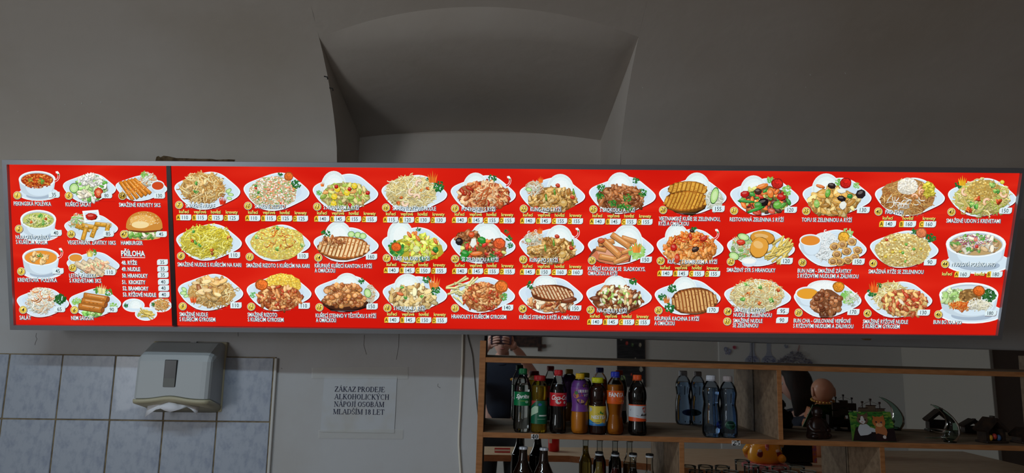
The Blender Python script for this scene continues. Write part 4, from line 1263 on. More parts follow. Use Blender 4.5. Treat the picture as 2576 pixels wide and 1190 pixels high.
for n, (x, y, v) in BLOCKS.items():
    it = []
    for k in range(4):
        xx, yy = x + 39.9 * k, y + .4 * k
        price(PICS[n], str(v[k]), xx, xx + 37.8, yy, yy + 14.5, 'ABCD'[k])
        wd = (25, 31, 25, 30)[k]
        it.append((HEAD[k], xx + 19.5 - wd / 2, yy - 3.6, xx + 19.5 + wd / 2))
    header(PICS[n], it)
it = []
for k, (h, v, l, wd) in enumerate((('kuřecí', 140, 'A', 26), ('hovězí', 160, 'B', 27), ('krevety', 160, 'C', 32))):
    xx = 2209.7 + 50.3 * k
    price(PICS[40], str(v), xx, xx + 42, 555 + .4 * k, 570.5 + .4 * k, l)
    it.append((h, xx + 9, 551.8 + .4 * k, xx + 9 + wd))
header(PICS[40], it)
price(PICS[44], '160', 2398.7, 2437.8, 682, 697, 'A')
price(PICS[44], '180', 2479.6, 2519, 682, 697, 'B')
header(PICS[44], [('kuřecí', 2368, 692, 2393.6), ('hovězí', 2449.5, 692.3, 2475)])
# side-dish list
pr = Print(conv_uv, .0036, 2e-5)
put(pr, 'PŘÍLOHA', 306.6, 643.6, 366.2, 14, (240, 250, 250), .022, 0, (70, 96, 112))
a, b = BMAP([(306.6, 647.4), (366.5, 647.9)])
pr.poly([(a[0], a[1] - .001), (b[0], b[1] - .001), (b[0], b[1] + .001), (a[0], a[1] + .001)], (240, 250, 250))
side_list = None
for s, x0, yb, x1 in (('48. RÝŽE', 307.4, 665, 346), ('49. NUDLE', 308, 681, 354), ('50. HRANOLKY', 309, 697.4, 373), ('51.  KROKETY', 309, 713.7, 367.4), ('52. BRAMBORY', 310.5, 729.5, 375), ('53. RÝŽOVÉ NUDLE', 311, 745, 394)):
    put(pr, s, x0, yb, x1, 10, (240, 250, 250), .022, 0, (70, 96, 112))
side_list = pr.build('side_dish_list', INK, board)
for k, (s, y0) in enumerate(zip(('35', '35', '35', '40', '40', '40'), (651.8, 668.4, 684, 701.3, 717, 733.4))):
    price(side_list, s, 396.8 + .8 * k, 424 + .8 * k, y0, y0 + 14.3)

# ================================================================== WALL THINGS LEFT OF THE SHELVES
M_CREAM = mat('aged_cream_plastic', (186, 178, 150), .45)
M_OFFW = mat('white_plastic', (180, 184, 186), .45)
M_BLACK = mat('black_plastic', (10, 11, 13), .3)
X0, X1 = hit(338, 950, -.125).x, hit(528, 950, -.125).x
zt = hit(470, 860, -.004).z
zft, zfb, zbb = hit(430, 893, -.122).z, hit(430, 1003, -.128).z, hit(480, 1033, -.004).z
disp = thing('towel_dispenser', 'white plastic paper towel dispenser with a dark sight slot, on the tiled wall', 'dispenser', ((X0 + X1) / 2, 0, zbb))
hw = (X1 - X0) / 2


def disp_prof(ins, u):
    wave = .011 * math.exp(-(u / .055) ** 2)
    return [(-.010, zfb + .0 - zbb - (zfb - zbb) * .82 + ins), (-.010, zt - zbb - ins), (-.045 + ins, zt - .004 - zbb - ins), (-.092 + ins, zft + .014 - zbb - ins), (-.115 + ins, zft - zbb - ins), (-.124 + ins, zft - .022 - zbb), (-.128 + ins, zfb - zbb + wave)]


secs = [(-hw, .016), (-hw + .004, .007), (-hw + .014, .001), (-hw + .03, 0)] + [(-hw + .03 + (2 * hw - .06) * k / 12, 0) for k in range(1, 12)] + [(hw - .03, 0), (hw - .014, .001), (hw - .004, .007), (hw, .016)]
V, F = [], []
for u, ins in secs:
    V += [(u, y, z) for y, z in disp_prof(ins, u)]
n = 7
for i in range(len(secs) - 1):
    for k in range(n):
        F.append((i * n + k, (i + 1) * n + k, (i + 1) * n + (k + 1) % n, i * n + (k + 1) % n))
F += [tuple(range(n)), tuple(reversed(range((len(secs) - 1) * n, len(secs) * n)))]
mk('cover', V, F, M_OFFW, disp, smooth=False)
V, F = [], []
for u, ins in secs:
    wave = .011 * math.exp(-(u / .055) ** 2)
    a = zfb - zbb + wave
    V += [(u * 1.015, -.004, .0 + ins), (u * 1.015, -.1305 + ins, a - .003), (u * 1.015, -.133 + ins, a - .010), (u * 1.015, -.128 + ins, a - .018), (u * 1.015, -.05, .012 + ins), (u * 1.015, -.004, -.008 + ins)]
n = 6
for i in range(len(secs) - 1):
    for k in range(n):
        F.append((i * n + k, i * n + (k + 1) % n, (i + 1) * n + (k + 1) % n, (i + 1) * n + k))
F += [tuple(reversed(range(n))), tuple(range((len(secs) - 1) * n, len(secs) * n))]
mk('bottom_tray', V, F, M_CREAM, disp, smooth=True)
mk('back_plate', *g_box(-hw - .003, hw + .006, -.012, 0, -.004, zt - zbb + .001, .005), M_CREAM, disp)
a, b = hit(415, 905, -.129), hit(440, 974, -.129)
cx = (X0 + X1) / 2
slot = mk('sight_slot', *g_box(a.x - cx, b.x - cx, -.1292, -.1225, b.z - zbb, a.z - zbb, .002), M_BLACK, disp)
c = hit(427, 952, -.129)
mk('towel_stack', *g_box(a.x - cx + .002, b.x - cx - .002, -.1298, -.1285, b.z - zbb + .001, c.z - zbb), mat('grey_paper', (120, 120, 116), .8), slot)
mk('lock', *g_box(-.01 + .02, .02 + .012, -.03, -.016, zt - zbb - .004, zt - zbb + .001), M_BLACK, disp)
# paper sheet hanging from the slot of the dispenser
po = [(373, 1016, -.085), (388, 1014, -.09), (405, 1013, -.10), (424, 1010, -.115), (445, 1013, -.11), (470, 1017, -.10), (503, 1020, -.085),
      (495, 1043, -.10), (483, 1032, -.105), (471, 1024, -.112), (450, 1031, -.128), (428, 1037, -.135), (414, 1033, -.13), (404, 1028, -.122), (392, 1031, -.112), (378, 1040, -.105), (365, 1050, -.10)]
PV = [hit(a, b, y) for a, b, y in po]
PV.append(hit(427, 1022, -.138))
PV.append(hit(398, 1021, -.112))
PV.append(hit(462, 1021, -.114))
PF = [(0, 1, 18, 15), (0, 15, 16), (1, 2, 18), (18, 14, 15), (18, 13, 14), (2, 13, 18), (2, 3, 17, 13), (17, 12, 13), (17, 11, 12), (3, 4, 17), (17, 10, 11), (4, 10, 17), (4, 5, 19, 10), (19, 9, 10), (5, 6, 19), (6, 8, 19), (19, 8, 9), (6, 7, 8)]
sheet = mk('paper_towel', PV, PF, mat('tissue', (226, 226, 232), .9), smooth=True)
sm = sheet.modifiers.new('thick', 'SOLIDIFY')
sm.thickness = .0008
tag(sheet, 'crumpled white paper towel hanging out of the dispenser', 'paper towel')

# typed notice
nt_c = [hit(816, 946.5, -.003), hit(999, 948, -.003), hit(991.6, 1089.6, -.004), hit(805.6, 1086.6, -.004)]
nc = sum(nt_c, Vector()) / 4
notice = thing('paper_notice', 'white paper notice about alcohol sales taped to the plaster', 'notice', (nc.x, 0, nc.z))
G = 8
V = []
for j in range(G + 1):
    for i in range(G + 1):
        p = (nt_c[0] * (1 - i / G) + nt_c[1] * (i / G)) * (1 - j / G) + (nt_c[3] * (1 - i / G) + nt_c[2] * (i / G)) * (j / G)
        V.append((p.x - nc.x, -.0022 - .0014 * abs(math.sin(i * 1.3 + j * .8)) * (j / G), p.z - nc.z))
sheet2 = mk('sheet', V, [(j * (G + 1) + i, j * (G + 1) + i + 1, (j + 1) * (G + 1) + i + 1, (j + 1) * (G + 1) + i) for j in range(G) for i in range(G)], mat('aged_paper', (192, 194, 198), .8, noise=(9, (184, 180, 172), .5, .8)), notice, smooth=True)
M_NAVY = mat('navy_ink', (22, 28, 66), .7)
for s, x0, yb, x1 in (('ZÁKAZ PRODEJE', 841.9, 985, 967.5), ('ALKOHOLICKÝCH', 840.4, 1004, 978), ('NÁPOJÍ OSOBÁM', 839.5, 1022.7, 966), ('MLADŠÍM 18 LET', 837.6, 1041.8, 966)):
    v, f = serif_geo(s)
    a, b = hit(x0, yb, -.004), hit(x1, yb + 1.4, -.004)
    ux = (b - a) / (v[:, 0].max() - v[:, 0].min())
    h = 12.6 * pxm(x0, yb, 0)
    P = [a + ux * float(q[0] - v[:, 0].min()) + Vector((0, 0, h * float(q[1]))) - Vector((nc.x, 0, nc.z)) for q in v]
    mk('typed_line', [(p.x, -.0042, p.z) for p in P], f, M_NAVY, sheet2)
M_TAPE = mat('clear_tape', (226, 224, 218), .35)
M_TAPE.node_tree.nodes['Principled BSDF'].inputs['Alpha'].default_value = .3
for c4 in ([(784, 925), (1026, 923), (1026, 953), (784, 951)], [(801, 1082), (1014, 1080), (1013, 1104), (801, 1102)]):
    P = [hit(a, b, -.0048) for a, b in c4]
    mk('tape_strip', [(p.x - nc.x, -.0046, p.z - nc.z) for p in P], [(0, 1, 2, 3)], M_TAPE, notice)

# cords running down the plaster
cord = mk('white_cord', *g_tube(catmull([hit(a, b, -.006) for a, b in ((1165, 815), (1164, 850), (1163, 900), (1161, 950), (1158, 1020), (1154, 1105), (1156, 1150), (1159, 1200), (1160, 1240))], 4), .0042, 8), mat('cord_white', (226, 220, 208), .5), smooth=True)
tag(cord, 'white cable hanging down the plaster wall beside the shelves', 'cable')
wire = mk('thin_wire', *g_tube(catmull([hit(a, b, -.004) for a, b in ((1172, 815), (1178, 850), (1188, 890), (1192, 930), (1198, 1000), (1203, 1060), (1203, 1130), (1202, 1240))], 4), .0014, 6), mat('wire_dark', (52, 46, 42), .5), smooth=True)
tag(wire, 'thin dark wire curving down between the white cable and the shelf side', 'cable')

# ================================================================== SHELVES WITH MIRRORS
SO, SZ, ST, SP = -.0363, 1.564, .0129, .2446
SR = Matrix.Translation((SO, -.24, SZ)) @ Matrix.Rotation(ST, 4, 'Y')
SI = SR.inverted()
shelf = thing('wall_shelf', 'wooden wall shelf unit with mirror back panels', 'shelf', (SO, -.24, SZ), (0, ST, 0))
M_WOOD = mat('beech_edge', (176, 120, 74), .5, noise=(18, (150, 96, 54), .35, .7, (1, 6, 6)))
M_TOP = mat('worn_board', (150, 124, 98), .6, noise=(12, (112, 88, 66), .4, .75, (1, 4, 4)))
M_MIRR = mat('mirror_glass', (214, 216, 214), .015, metal=1.0)


def sl(px, py, y=-.24):
    return SI @ hit(px, py, y)


XE = 2.15
TH_ = .0165


def plank(name, x0, x1, y0, y1, z0, z1):
    o = mk(name, *g_box(x0, x1, y0, y1, z0, z1, .0008, 1), M_TOP, shelf)
    o.data.materials.append(M_WOOD)
    for p in o.data.polygons:
        if p.normal.y < -.7:
            p.material_index = 1
    return o


zside = sl(1215, 857).z
plank('side_panel', -.0205, 0, 0, .235, -.9, zside)
plank('side_panel', XE, XE + .02, 0, .235, -.9, zside)
plank('shelf_board', 0, XE, 0, .208, -TH_, 0)
plank('shelf_board', 0, XE, 0, .208, -SP - TH_, -SP)
plank('shelf_board', 0, XE, 0, .208, -2 * SP - TH_, -2 * SP)
plank('shelf_board', 0, XE, 0, .208, -3 * SP - TH_, -3 * SP)
xd = sl(1954, 940).x
plank('divider', xd, xd + .016, 0, .208, -SP, -TH_)
for px in (1709, 2213):
    x = sl(px, 1130).x
    plank('divider', x, x + .0165, 0, .208, -2 * SP, -SP - TH_)
ztop = sl(1227, 843.6, YM).z
xj, xj2 = sl(1895, 990, YM).x, sl(2129, 1160, YM).x
for x0, x1, z0, z1 in ((.002, xj - .001, -SP - .005, ztop), (xj + .001, XE - .002, -SP - .005, ztop - .001), (.002, xj2 - .001, -3 * SP, -SP - .007), (xj2 + .001, XE - .002, -3 * SP, -SP - .007)):
    mk('mirror_panel', *g_box(x0, x1, .21, .214, z0, z1), M_MIRR, shelf)
mk('back_board', *g_box(-.01, XE, .2142, .236, -3 * SP, ztop - .002), M_BLACK, shelf)


def shelf_z(x, tier):
    return SZ - SP * tier - (x - SO) * math.tan(ST)


# price stickers on the shelf edge
for s, c4, lab in (('40', [(1336, 1092), (1355, 1092.6), (1355, 1105.2), (1336, 1104.6)], 'small white price sticker 40 on the shelf edge under the soft drinks'),
                   ('25', [(1841, 1108.2), (1862.5, 1108.8), (1862.5, 1121), (1841, 1120.4)], 'small white price sticker 25 on the shelf edge under the water bottles')):
    P = [hit(a, b, -.2408) for a, b in c4]
    c = sum(P, Vector()) / 4
    st = thing('price_sticker', lab, 'sticker', c)
    mk('paper', [(p.x - c.x, 0, p.z - c.z) for p in P] + [(p.x - c.x, .001, p.z - c.z) for p in P], [(0, 1, 2, 3), (7, 6, 5, 4), (0, 4, 5, 1), (1, 5, 6, 2), (2, 6, 7, 3), (3, 7, 4, 0)], mat('sticker_white', (214, 214, 214), .7), st)
    v, f = serif_geo(s, 1.45)
    a, b = P[3], P[2]
    k = (b.x - a.x) * .86 / (v[:, 0].max() - v[:, 0].min())
    h = (P[0].z - P[3].z) * .92
    mk('digits', [(a.x - c.x + (b.x - a.x) * .06 + (q[0] - v[:, 0].min()) * k, -.0006, a.z - c.z + h * .05 + q[1] * h) for q in v], f, mat('black_ink', (12, 12, 14), .7), st)

# ------------------------------------------------------------------ bottles
M_SHELL = clear_mat('clear_pet', (238, 240, 240), .2)
M_SHELLG = clear_mat('green_pet', (226, 240, 220), .2)
M_SHELLB = clear_mat('blue_pet', (222, 233, 244), .2)
M_LAB = attr_mat('label_print', rough=.35)


def rprof(prof, H, z):
    zs = [q[1] * H for q in prof]
    rs = [q[0] for q in prof]
    return float(np.interp(z, zs, rs))


def smooth_prof(prof, H, k=4):
    return [(max(p.x, .001), p.y) for p in catmull([(r, z * H, 0) for r, z in prof], k)]


class Bottle:
    def __init__(s, name, label, px, rbase, rtop, prof, width, tier=1, y=-.205, shell=M_SHELL, group=None):
        p = hit(px, (rbase + rtop) / 2, y)
        s.z0 = shelf_z(p.x, tier)
        s.H = hit(px, rtop, y).z - s.z0
        wpx = width * pxm(px, (rbase + rtop) / 2, y)
        mx = max(q[0] for q in prof)
        s.prof = [(q[0] * wpx / 2 / mx, q[1]) for q in prof]
        s.k = wpx / 2 / mx
        s.face = math.atan2(CAM.y - y, CAM.x - p.x)          # direction towards the room
        s.root = thing(name, label, 'bottle', (p.x, y, s.z0), (0, ST, 0), group)
        sp = smooth_prof(s.prof, s.H)
        pet = lambda a, z: 1 + (.05 * math.cos(5 * a) if z < .05 * s.H else 0)
        mk('shell', *g_lathe(sp, 30, wob=pet), shell, s.root, smooth=True)
        s.sp = sp

    def liquid(s, m, level):
        q = [(r * .955, max(z, .002)) for r, z in s.sp if z < level * s.H]
        q.append((rprof(s.prof, s.H, level * s.H) * .955, level * s.H))
        mk('liquid', *g_lathe(q, 30), m, s.root, smooth=True)

    def cap(s, col, r, z0=.925, ring=True):
        r *= s.k
        H = s.H
        m = mat('cap_%d_%d_%d' % col, col, .4)
        rib = lambda a, z: 1 + .02 * math.cos(30 * a)
        mk('cap', *g_lathe([(r, z0 * H), (r, .985 * H), (r * .9, H)], 60, wob=rib), m, s.root)
        if ring:
            mk('neck_ring', *g_lathe([(r * 1.08, (z0 - .016) * H), (r * 1.08, (z0 - .006) * H)], 30), m, s.root)

    def label(s, z0, z1, col, art=None):
        H = s.H
        zs = np.linspace(z0 * H, z1 * H, 8)
        R = [(rprof(s.prof, H, z) * 1.012 + .0003, z) for z in zs]
        seg = 40
        V, F = [], []
        for r, z in R:
            V += [(r * math.cos(2 * PI * k / seg), r * math.sin(2 * PI * k / seg), z) for k in range(seg)]
        for i in range(7):
            for k in range(seg):
                F.append((i * seg + k, i * seg + (k + 1) % seg, (i + 1) * seg + (k + 1) % seg, (i + 1) * seg + k))
        lb = mk('label', V, F, mat('label_%d_%d_%d' % col, col, .35), s.root, smooth=True)
        if art:
            def conv(P, zz):
                z = z0 * H + P[:, 1] * (z1 - z0) * H
                r = np.array([rprof(s.prof, H, q) for q in z]) * 1.012 + .0006 + zz
                a = s.face + np.radians(P[:, 0])
                return np.stack([r * np.cos(a), r * np.sin(a), z], 1)
            pr = Print(conv, 0, 4e-5)
            art(pr)
            pr.build('label_print', M_LAB, lb)
        return lb


def arc_rect(pr, a0, a1, v0, v1, col, n=10, top=None, bot=None):
    up = [(a0 + (a1 - a0) * k / n, (top(k / n) if top else v1)) for k in range(n + 1)]
    lo = [(a0 + (a1 - a0) * k / n, (bot(k / n) if bot else v0)) for k in range(n + 1)]
    pr.geo(lo + up, [(i, i + 1, n + 2 + i, n + 1 + i) for i in range(n)], col)


def arc_text(pr, s, a0, a1, v0, v1, col, shear=0.0, off=.01):
    v, f = text_geo(s, shear, off)
    mn, mx = v[:, 0].min(), v[:, 0].max()
    pr.geo(np.stack([a0 + (v[:, 0] - mn) / (mx - mn) * (a1 - a0), v0 + v[:, 1] / CAPH * (v1 - v0)], 1), f, col)


P_SPR = [(.024, 0), (.0295, .03), (.0312, .1), (.0305, .3), (.0305, .6), (.031, .66), (.029, .74), (.022, .82), (.0145, .885), (.0125, .91), (.0125, .94)]
P_APP = [(.026, 0), (.0295, .03), (.030, .1), (.0295, .5), (.0278, .58), (.0293, .65), (.0297, .76), (.0275, .84), (.021, .885), (.0175, .905), (.0175, .94)]
P_COK = [(.025, 0), (.0285, .04), (.0297, .14), (.0272, .28), (.0285, .4), (.0297, .48), (.0297, .64), (.028, .71), (.022, .8), (.0155, .87), (.0125, .91), (.0125, .94)]
P_PUR = [(.024, 0), (.030, .05), (.0315, .13), (.0312, .32), (.0266, .46), (.0292, .58), (.0318, .72), (.0290, .84), (.0200, .895), (.0145, .92), (.0145, .95)]
P_NES = [(.029, 0), (.0305, .04), (.0305, .5), (.0285, .54), (.0285, .58), (.0302, .64), (.0300, .74), (.0265, .82), (.0200, .87), (.0185, .89), (.0185, .93)]
P_FAN = [(.024, 0), (.0295, .05), (.0308, .12), (.0248, .28), (.0240, .33), (.0280, .44), (.0308, .53), (.0308, .70), (.0285, .8), (.019, .875), (.0138, .905), (.0138, .94)]
P_KOF = [(.027, 0), (.0322, .04), (.033, .12), (.0305, .24), (.0305, .52), (.0326, .6), (.0322, .70), (.0265, .8), (.0185, .875), (.0138, .905), (.0138, .94)]
P_WAT = [(.025, 0), (.030, .04), (.0314, .1), (.0314, .32), (.0300, .43), (.0268, .52), (.0266, .57), (.0297, .67), (.0304, .73), (.0265, .81), (.0185, .88), (.0138, .91), (.0138, .945)]
L_CLEAR = mat('clear_drink', (236, 240, 240), .02, trans=1.0, ior=1.33)
L_WATER = mat('water_blue', (196, 216, 238), .02, trans=1.0, ior=1.33)
L_COLA = mat('cola', (14, 7, 6), .08, coat=.4)
L_APPLE = mat('apple_drink', (240, 178, 50), .03, trans=.85, ior=1.34)
L_TEA = mat('iced_tea', (46, 16, 8), .08, coat=.4)
L_ORANGE = mat('orange_drink', (196, 112, 22), .2, trans=.3, ior=1.34)
L_JUICE = mat('orange_juice', (206, 124, 26), .3)

b = Bottle('soda_bottle', 'clear lemonade bottle with a green cap and green label', 1313, 1088, 926.8, P_SPR, 43)
b.liquid(L_CLEAR, .76); b.cap((16, 110, 62), .0148)


def art(pr):
    arc_rect(pr, -80, -66, .42, .96, (216, 226, 222), 3)
    for k in range(5): arc_rect(pr, -79, -67, .5 + .09 * k, .54 + .09 * k, (60, 90, 80), 2)
    arc_text(pr, 'Sprite', -46, 50, .54, .84, (240, 246, 244), .35, .03)
    arc_rect(pr, -14, 30, .33, .36, (150, 180, 60), 5)
    pr.poly([(30 + 12 * math.cos(2 * PI * k / 12), .28 + .1 * math.sin(2 * PI * k / 12)) for k in range(12)], (150, 200, 170))


b.label(.42, .635, (0, 118, 66), art)
b = Bottle('juice_bottle', 'apple drink bottle with a wide red cap and dark green label', 1355.5, 1088, 944.5, P_APP, 41, shell=M_SHELLG)
b.liquid(L_APPLE, .82); b.cap((176, 22, 26), .0205)


def art(pr):
    arc_rect(pr, -75, -18, .72, 1.0, (170, 50, 50), 8, bot=lambda t: .72 + .28 * t)
    arc_rect(pr, -70, -6, .22, .9, (176, 206, 176), 8, top=lambda t: .62 + .26 * t - .3 * max(0, t - .6), bot=lambda t: .3 + .2 * t)
    pr.poly([(6 + 13 * math.cos(2 * PI * k / 14), .84 + .06 * math.sin(2 * PI * k / 14)) for k in range(14)], (50, 96, 160))
    arc_rect(pr, 0, 62, .33, .39, (214, 226, 220), 8)
    arc_rect(pr, -10, 50, .2, .22, (140, 190, 160), 6)


b.label(.16, .56, (14, 96, 66), art)
b = Bottle('cola_bottle', 'dark cola bottle with a red cap and red script label', 1403, 1090.7, 930.5, P_COK, 42)
b.liquid(L_COLA, .77); b.cap((196, 26, 34), .0148)


def art(pr):
    arc_rect(pr, -72, -60, .2, .85, (120, 30, 36), 3)
    arc_text(pr, 'Coca-Cola', -46, 82, .48, .84, (240, 238, 236), .4, .02)
    pr.poly([(2 + 20 * math.cos(t), .36 + .2 * math.sin(t)) for t in np.linspace(PI * .8, PI * 1.95, 10)] + [(2 + 9 * math.cos(t) + 4, .42 + .12 * math.sin(t)) for t in np.linspace(PI * 1.9, PI * .85, 10)], (222, 216, 212))
    pr.poly([(46 + 9 * math.cos(2 * PI * k / 12), .28 + .1 * math.sin(2 * PI * k / 12)) for k in range(12)], (226, 216, 212))
    arc_rect(pr, -10, 40, .91, .94, (222, 150, 150), 6)


b.label(.43, .64, (206, 24, 36), art)
b = Bottle('juice_bottle', 'waisted fruit drink bottle in a purple sleeve with a yellow cap', 1457.6, 1094.5, 939.4, P_PUR, 45)
b.liquid(L_JUICE, .5); b.cap((222, 176, 24), .0155)


def art(pr):
    pr.poly([(-12 + 26 * math.cos(2 * PI * k / 16), .60 + .13 * math.sin(2 * PI * k / 16)) for k in range(16)], (176, 70, 80))
    pr.poly([(-26 + 20 * math.cos(2 * PI * k / 14), .52 + .09 * math.sin(2 * PI * k / 14)) for k in range(14)], (206, 130, 50))
    pr.poly([(-24 + 12 * math.cos(2 * PI * k / 14), .6 + .06 * math.sin(2 * PI * k / 14)) for k in range(14)], (70, 120, 70))
    pr.poly([(18, .84), (30, .9), (46, .88), (66, .84), (46, .80), (26, .79)], (120, 104, 40))
    for k, (a, wd) in enumerate(((-8, 4), (0, 7), (10, 3), (17, 7), (29, 3), (34, 7), (44, 3), (51, 6), (62, 3))):
        arc_rect(pr, a, a + wd, .61 + .01 * (k % 2), .71, (228, 226, 232), 2)
    arc_text(pr, 'VIT', 26, 66, .49, .58, (228, 226, 232), .2, .01)
    pr.poly([(16 + 5 * math.cos(2 * PI * k / 8), .52 + .02 * math.sin(2 * PI * k / 8)) for k in range(8)], (206, 80, 80))
    pr.poly([(4 + 28 * math.cos(2 * PI * k / 18), .32 + .09 * math.sin(2 * PI * k / 18) - .03 * math.cos(2 * PI * k / 18)) for k in range(18)], (60, 28, 60))
    pr.poly([(6 + 25 * math.cos(2 * PI * k / 18), .345 + .06 * math.sin(2 * PI * k / 18) - .03 * math.cos(2 * PI * k / 18)) for k in range(18)], (196, 150, 110))
    pr.poly([(34, .2), (60, .2), (70, .28), (62, .4), (54, .34)], (222, 180, 60))


b.label(.37, .885, (116, 62, 142), art)
b = Bottle('iced_tea_bottle', 'iced tea bottle with a yellow label and a wide lime cap', 1502, 1096.6, 949.8, P_NES, 43)
b.liquid(L_TEA, .83); b.cap((206, 206, 22), .0205)


def art(pr):
    arc_rect(pr, -100, 100, 0, .26, (70, 150, 206), 24, top=lambda t: .2 + .1 * math.sin(t * 9))
    arc_rect(pr, -100, 100, 0, .08, (40, 110, 180), 24)
    pr.poly([(-58 + 22 * math.cos(2 * PI * k / 14), .82 + .12 * math.sin(2 * PI * k / 14)) for k in range(14)], (190, 196, 206))
    pr.poly([(-44, .36), (-36, .44), (-10, .56), (30, .68), (64, .78), (62, .56), (40, .42), (0, .34)], (22, 34, 84))
    pr.poly([(10, .58), (2, .66), (14, .64), (22, .78), (30, .64), (44, .70), (38, .58)], (46, 128, 56))
    arc_text(pr, 'NESTEA', -42, 66, .36, .53, (238, 240, 240), .1, .03)
    arc_text(pr, 'Lemon', -44, 16, .13, .23, (30, 60, 120), 0, .0)
    pr.poly([(46 + 15 * math.cos(2 * PI * k / 14), .24 + .1 * math.sin(2 * PI * k / 14)) for k in range(14)], (236, 176, 66))


b.label(.155, .50, (226, 200, 70), art)
b = Bottle('orangeade_bottle', 'waisted orangeade bottle with a blue cap and orange label', 1546.5, 1097.4, 935, P_FAN, 43)
b.liquid(L_ORANGE, .79); b.cap((28, 48, 176), .0155)


def art(pr):
    arc_rect(pr, -86, -74, .2, .8, (60, 60, 80), 3)
    pr.poly([(-22, .5), (70, .58), (56, .34), (24, .3), (-6, .38)], (40, 56, 150))
    arc_text(pr, 'FANTA', -44, 66, .54, .86, (240, 242, 246), 0, .035)
    pr.poly([(-20, .3), (0, .36), (30, .3), (50, .22), (24, .12), (4, .2)], (206, 80, 30))
    pr.poly([(26, .2), (46, .34), (54, .24), (40, .14)], (240, 150, 50))
    pr.poly([(66 + 9 * math.cos(2 * PI * k / 12), .2 + .09 * math.sin(2 * PI * k / 12)) for k in range(12)], (230, 180, 150))


b.label(.49, .70, (226, 92, 26), art)
b = Bottle('cola_bottle', 'dark cola bottle with an orange cap and a white and orange label', 1602.4, 1100, 943, P_KOF, 46)
b.liquid(L_COLA, .81); b.cap((226, 84, 24), .0155)


def art(pr):
    arc_rect(pr, -110, 110, 0, .22, (222, 84, 36), 26, top=lambda t: .24 - .12 * max(0, (t - .4)) * 2)
    arc_rect(pr, -110, 110, .93, 1.0, (222, 84, 36), 26)
    pr.poly([(48, .52), (36, .68), (34, .8), (42, .86), (50, .82), (58, .86), (66, .8), (62, .66)], (206, 50, 36))
    pr.poly([(46, .62), (44, .74), (49, .76), (52, .66)], (236, 210, 200))
    arc_text(pr, 'kofola', 22, 110, .33, .47, (16, 18, 26), .3, .03)
    for q in ((-52, .66), (-47, .7), (-50, .62), (-5, .34), (2, .31)): arc_rect(pr, q[0], q[0] + 4, q[1], q[1] + .03, (110, 120, 140), 1)


b.label(.235, .51, (206, 212, 218), art)


def water(px, rb, rt, wpx, capc, lab, ring, gr):
    b = Bottle('water_bottle', lab, px, rb, rt, P_WAT, wpx, shell=M_SHELLB, group=gr)
    b.liquid(L_WATER, .80)
    b.cap(capc, .0158)

    def art(pr):
        pr.poly([(ring[0] + 34 * math.cos(2 * PI * k / 20), .5 + .42 * math.sin(2 * PI * k / 20)) for k in range(20)], ring[1])
        arc_rect(pr, ring[0] - 20, ring[0] + 20, .52, .57, mix(ring[1], (200, 210, 210), .4), 5)
    H = b.H
    # printed roundel straight on the bottle
    z0, z1 = .13, .29

    def conv(P, zz):
        z = z0 * H + P[:, 1] * (z1 - z0) * H
        r = np.array([rprof(b.prof, H, q) for q in z]) * 1.012 + .0004 + zz
        a = b.face + np.radians(P[:, 0])
        return np.stack([r * np.cos(a), r * np.sin(a), z], 1)
    pr = Print(conv, 0, 4e-5)
    art(pr)
    pr.build('label_print', M_LAB, b.root)
    return b


water(1788.6, 1104, 944, 46, (206, 208, 218), 'blue tinted water bottle with a white cap and a blue roundel', (62, (28, 56, 150), ''), 'water bottles')
water(1831, 1103, 946, 44, (176, 164, 164), 'blue tinted water bottle with a greyish cap and a green roundel', (12, (10, 76, 54), ''), 'water bottles')

# glass bottles on the shelf below (their feet are under the picture)
P_BEER = [(.031, 0), (.033, .02), (.033, .54), (.031, .6), (.022, .7), (.016, .78), (.0135, .9), (.0135, .975)]
M_BROWN = mat('brown_glass', (26, 10, 5), .06, coat=.5)
for px, rt, lab in ((1314, 1123, 'brown beer bottle with a silver cap, next to the shelf side'), (1366.3, 1125.5, 'brown beer bottle with a silver cap, under the price sticker')):
    b = Bottle('beer_bottle', lab, px, 1300, rt, P_BEER, 48, tier=2, shell=M_BROWN, group='beer bottles')
    r = .0148
    mk('crown_cap', *g_lathe([(r, .955 * b.H), (r, .975 * b.H), (r * .92, .992 * b.H), (r * .6, b.H)], 42, wob=lambda a, z: 1 + .03 * math.cos(21 * a)), mat('cap_silver', (206, 208, 216), .35, metal=.4), b.root)
P_LIQ = [(.024, 0), (.026, .02), (.026, .46), (.023, .56), (.015, .66), (.0118, .74), (.0112, .9), (.0122, .93), (.0122, .97)]
M_SHG = clear_mat('clear_bottle_glass', (240, 242, 240), .22)
for px, rt, liq, lv, lab in ((1506, 1136, (206, 176, 90), .82, 'small clear bottle of pale yellow spirit with a black and white cap'), (1547, 1138, (110, 14, 20), .72, 'small clear bottle of red liqueur with a black and white cap'),
                             (1591.7, 1139.5, (26, 12, 12), .74, 'small clear bottle of near-black liqueur with a black and white cap'), (1633.7, 1141.5, (176, 130, 70), .5, 'small clear bottle of amber spirit beside the divider')):
    b = Bottle('liqueur_bottle', lab, px, 1290, rt, P_LIQ, 37, tier=2, shell=M_SHG, group='liqueur bottles')
    b.liquid(mat('liqueur_%d_%d_%d' % liq, liq, .04, trans=.75, ior=1.36), lv)
    r = .0140 * b.k
    mk('cap', *g_lathe([(r, .955 * b.H), (r, .992 * b.H), (r * .9, b.H)], 30), mat('cap_black', (20, 20, 22), .4), b.root)
    mk('cap_band', *g_lathe([(r * 1.04, .94 * b.H), (r * 1.06, .968 * b.H)], 30), mat('cap_white', (196, 200, 206), .4), b.root)

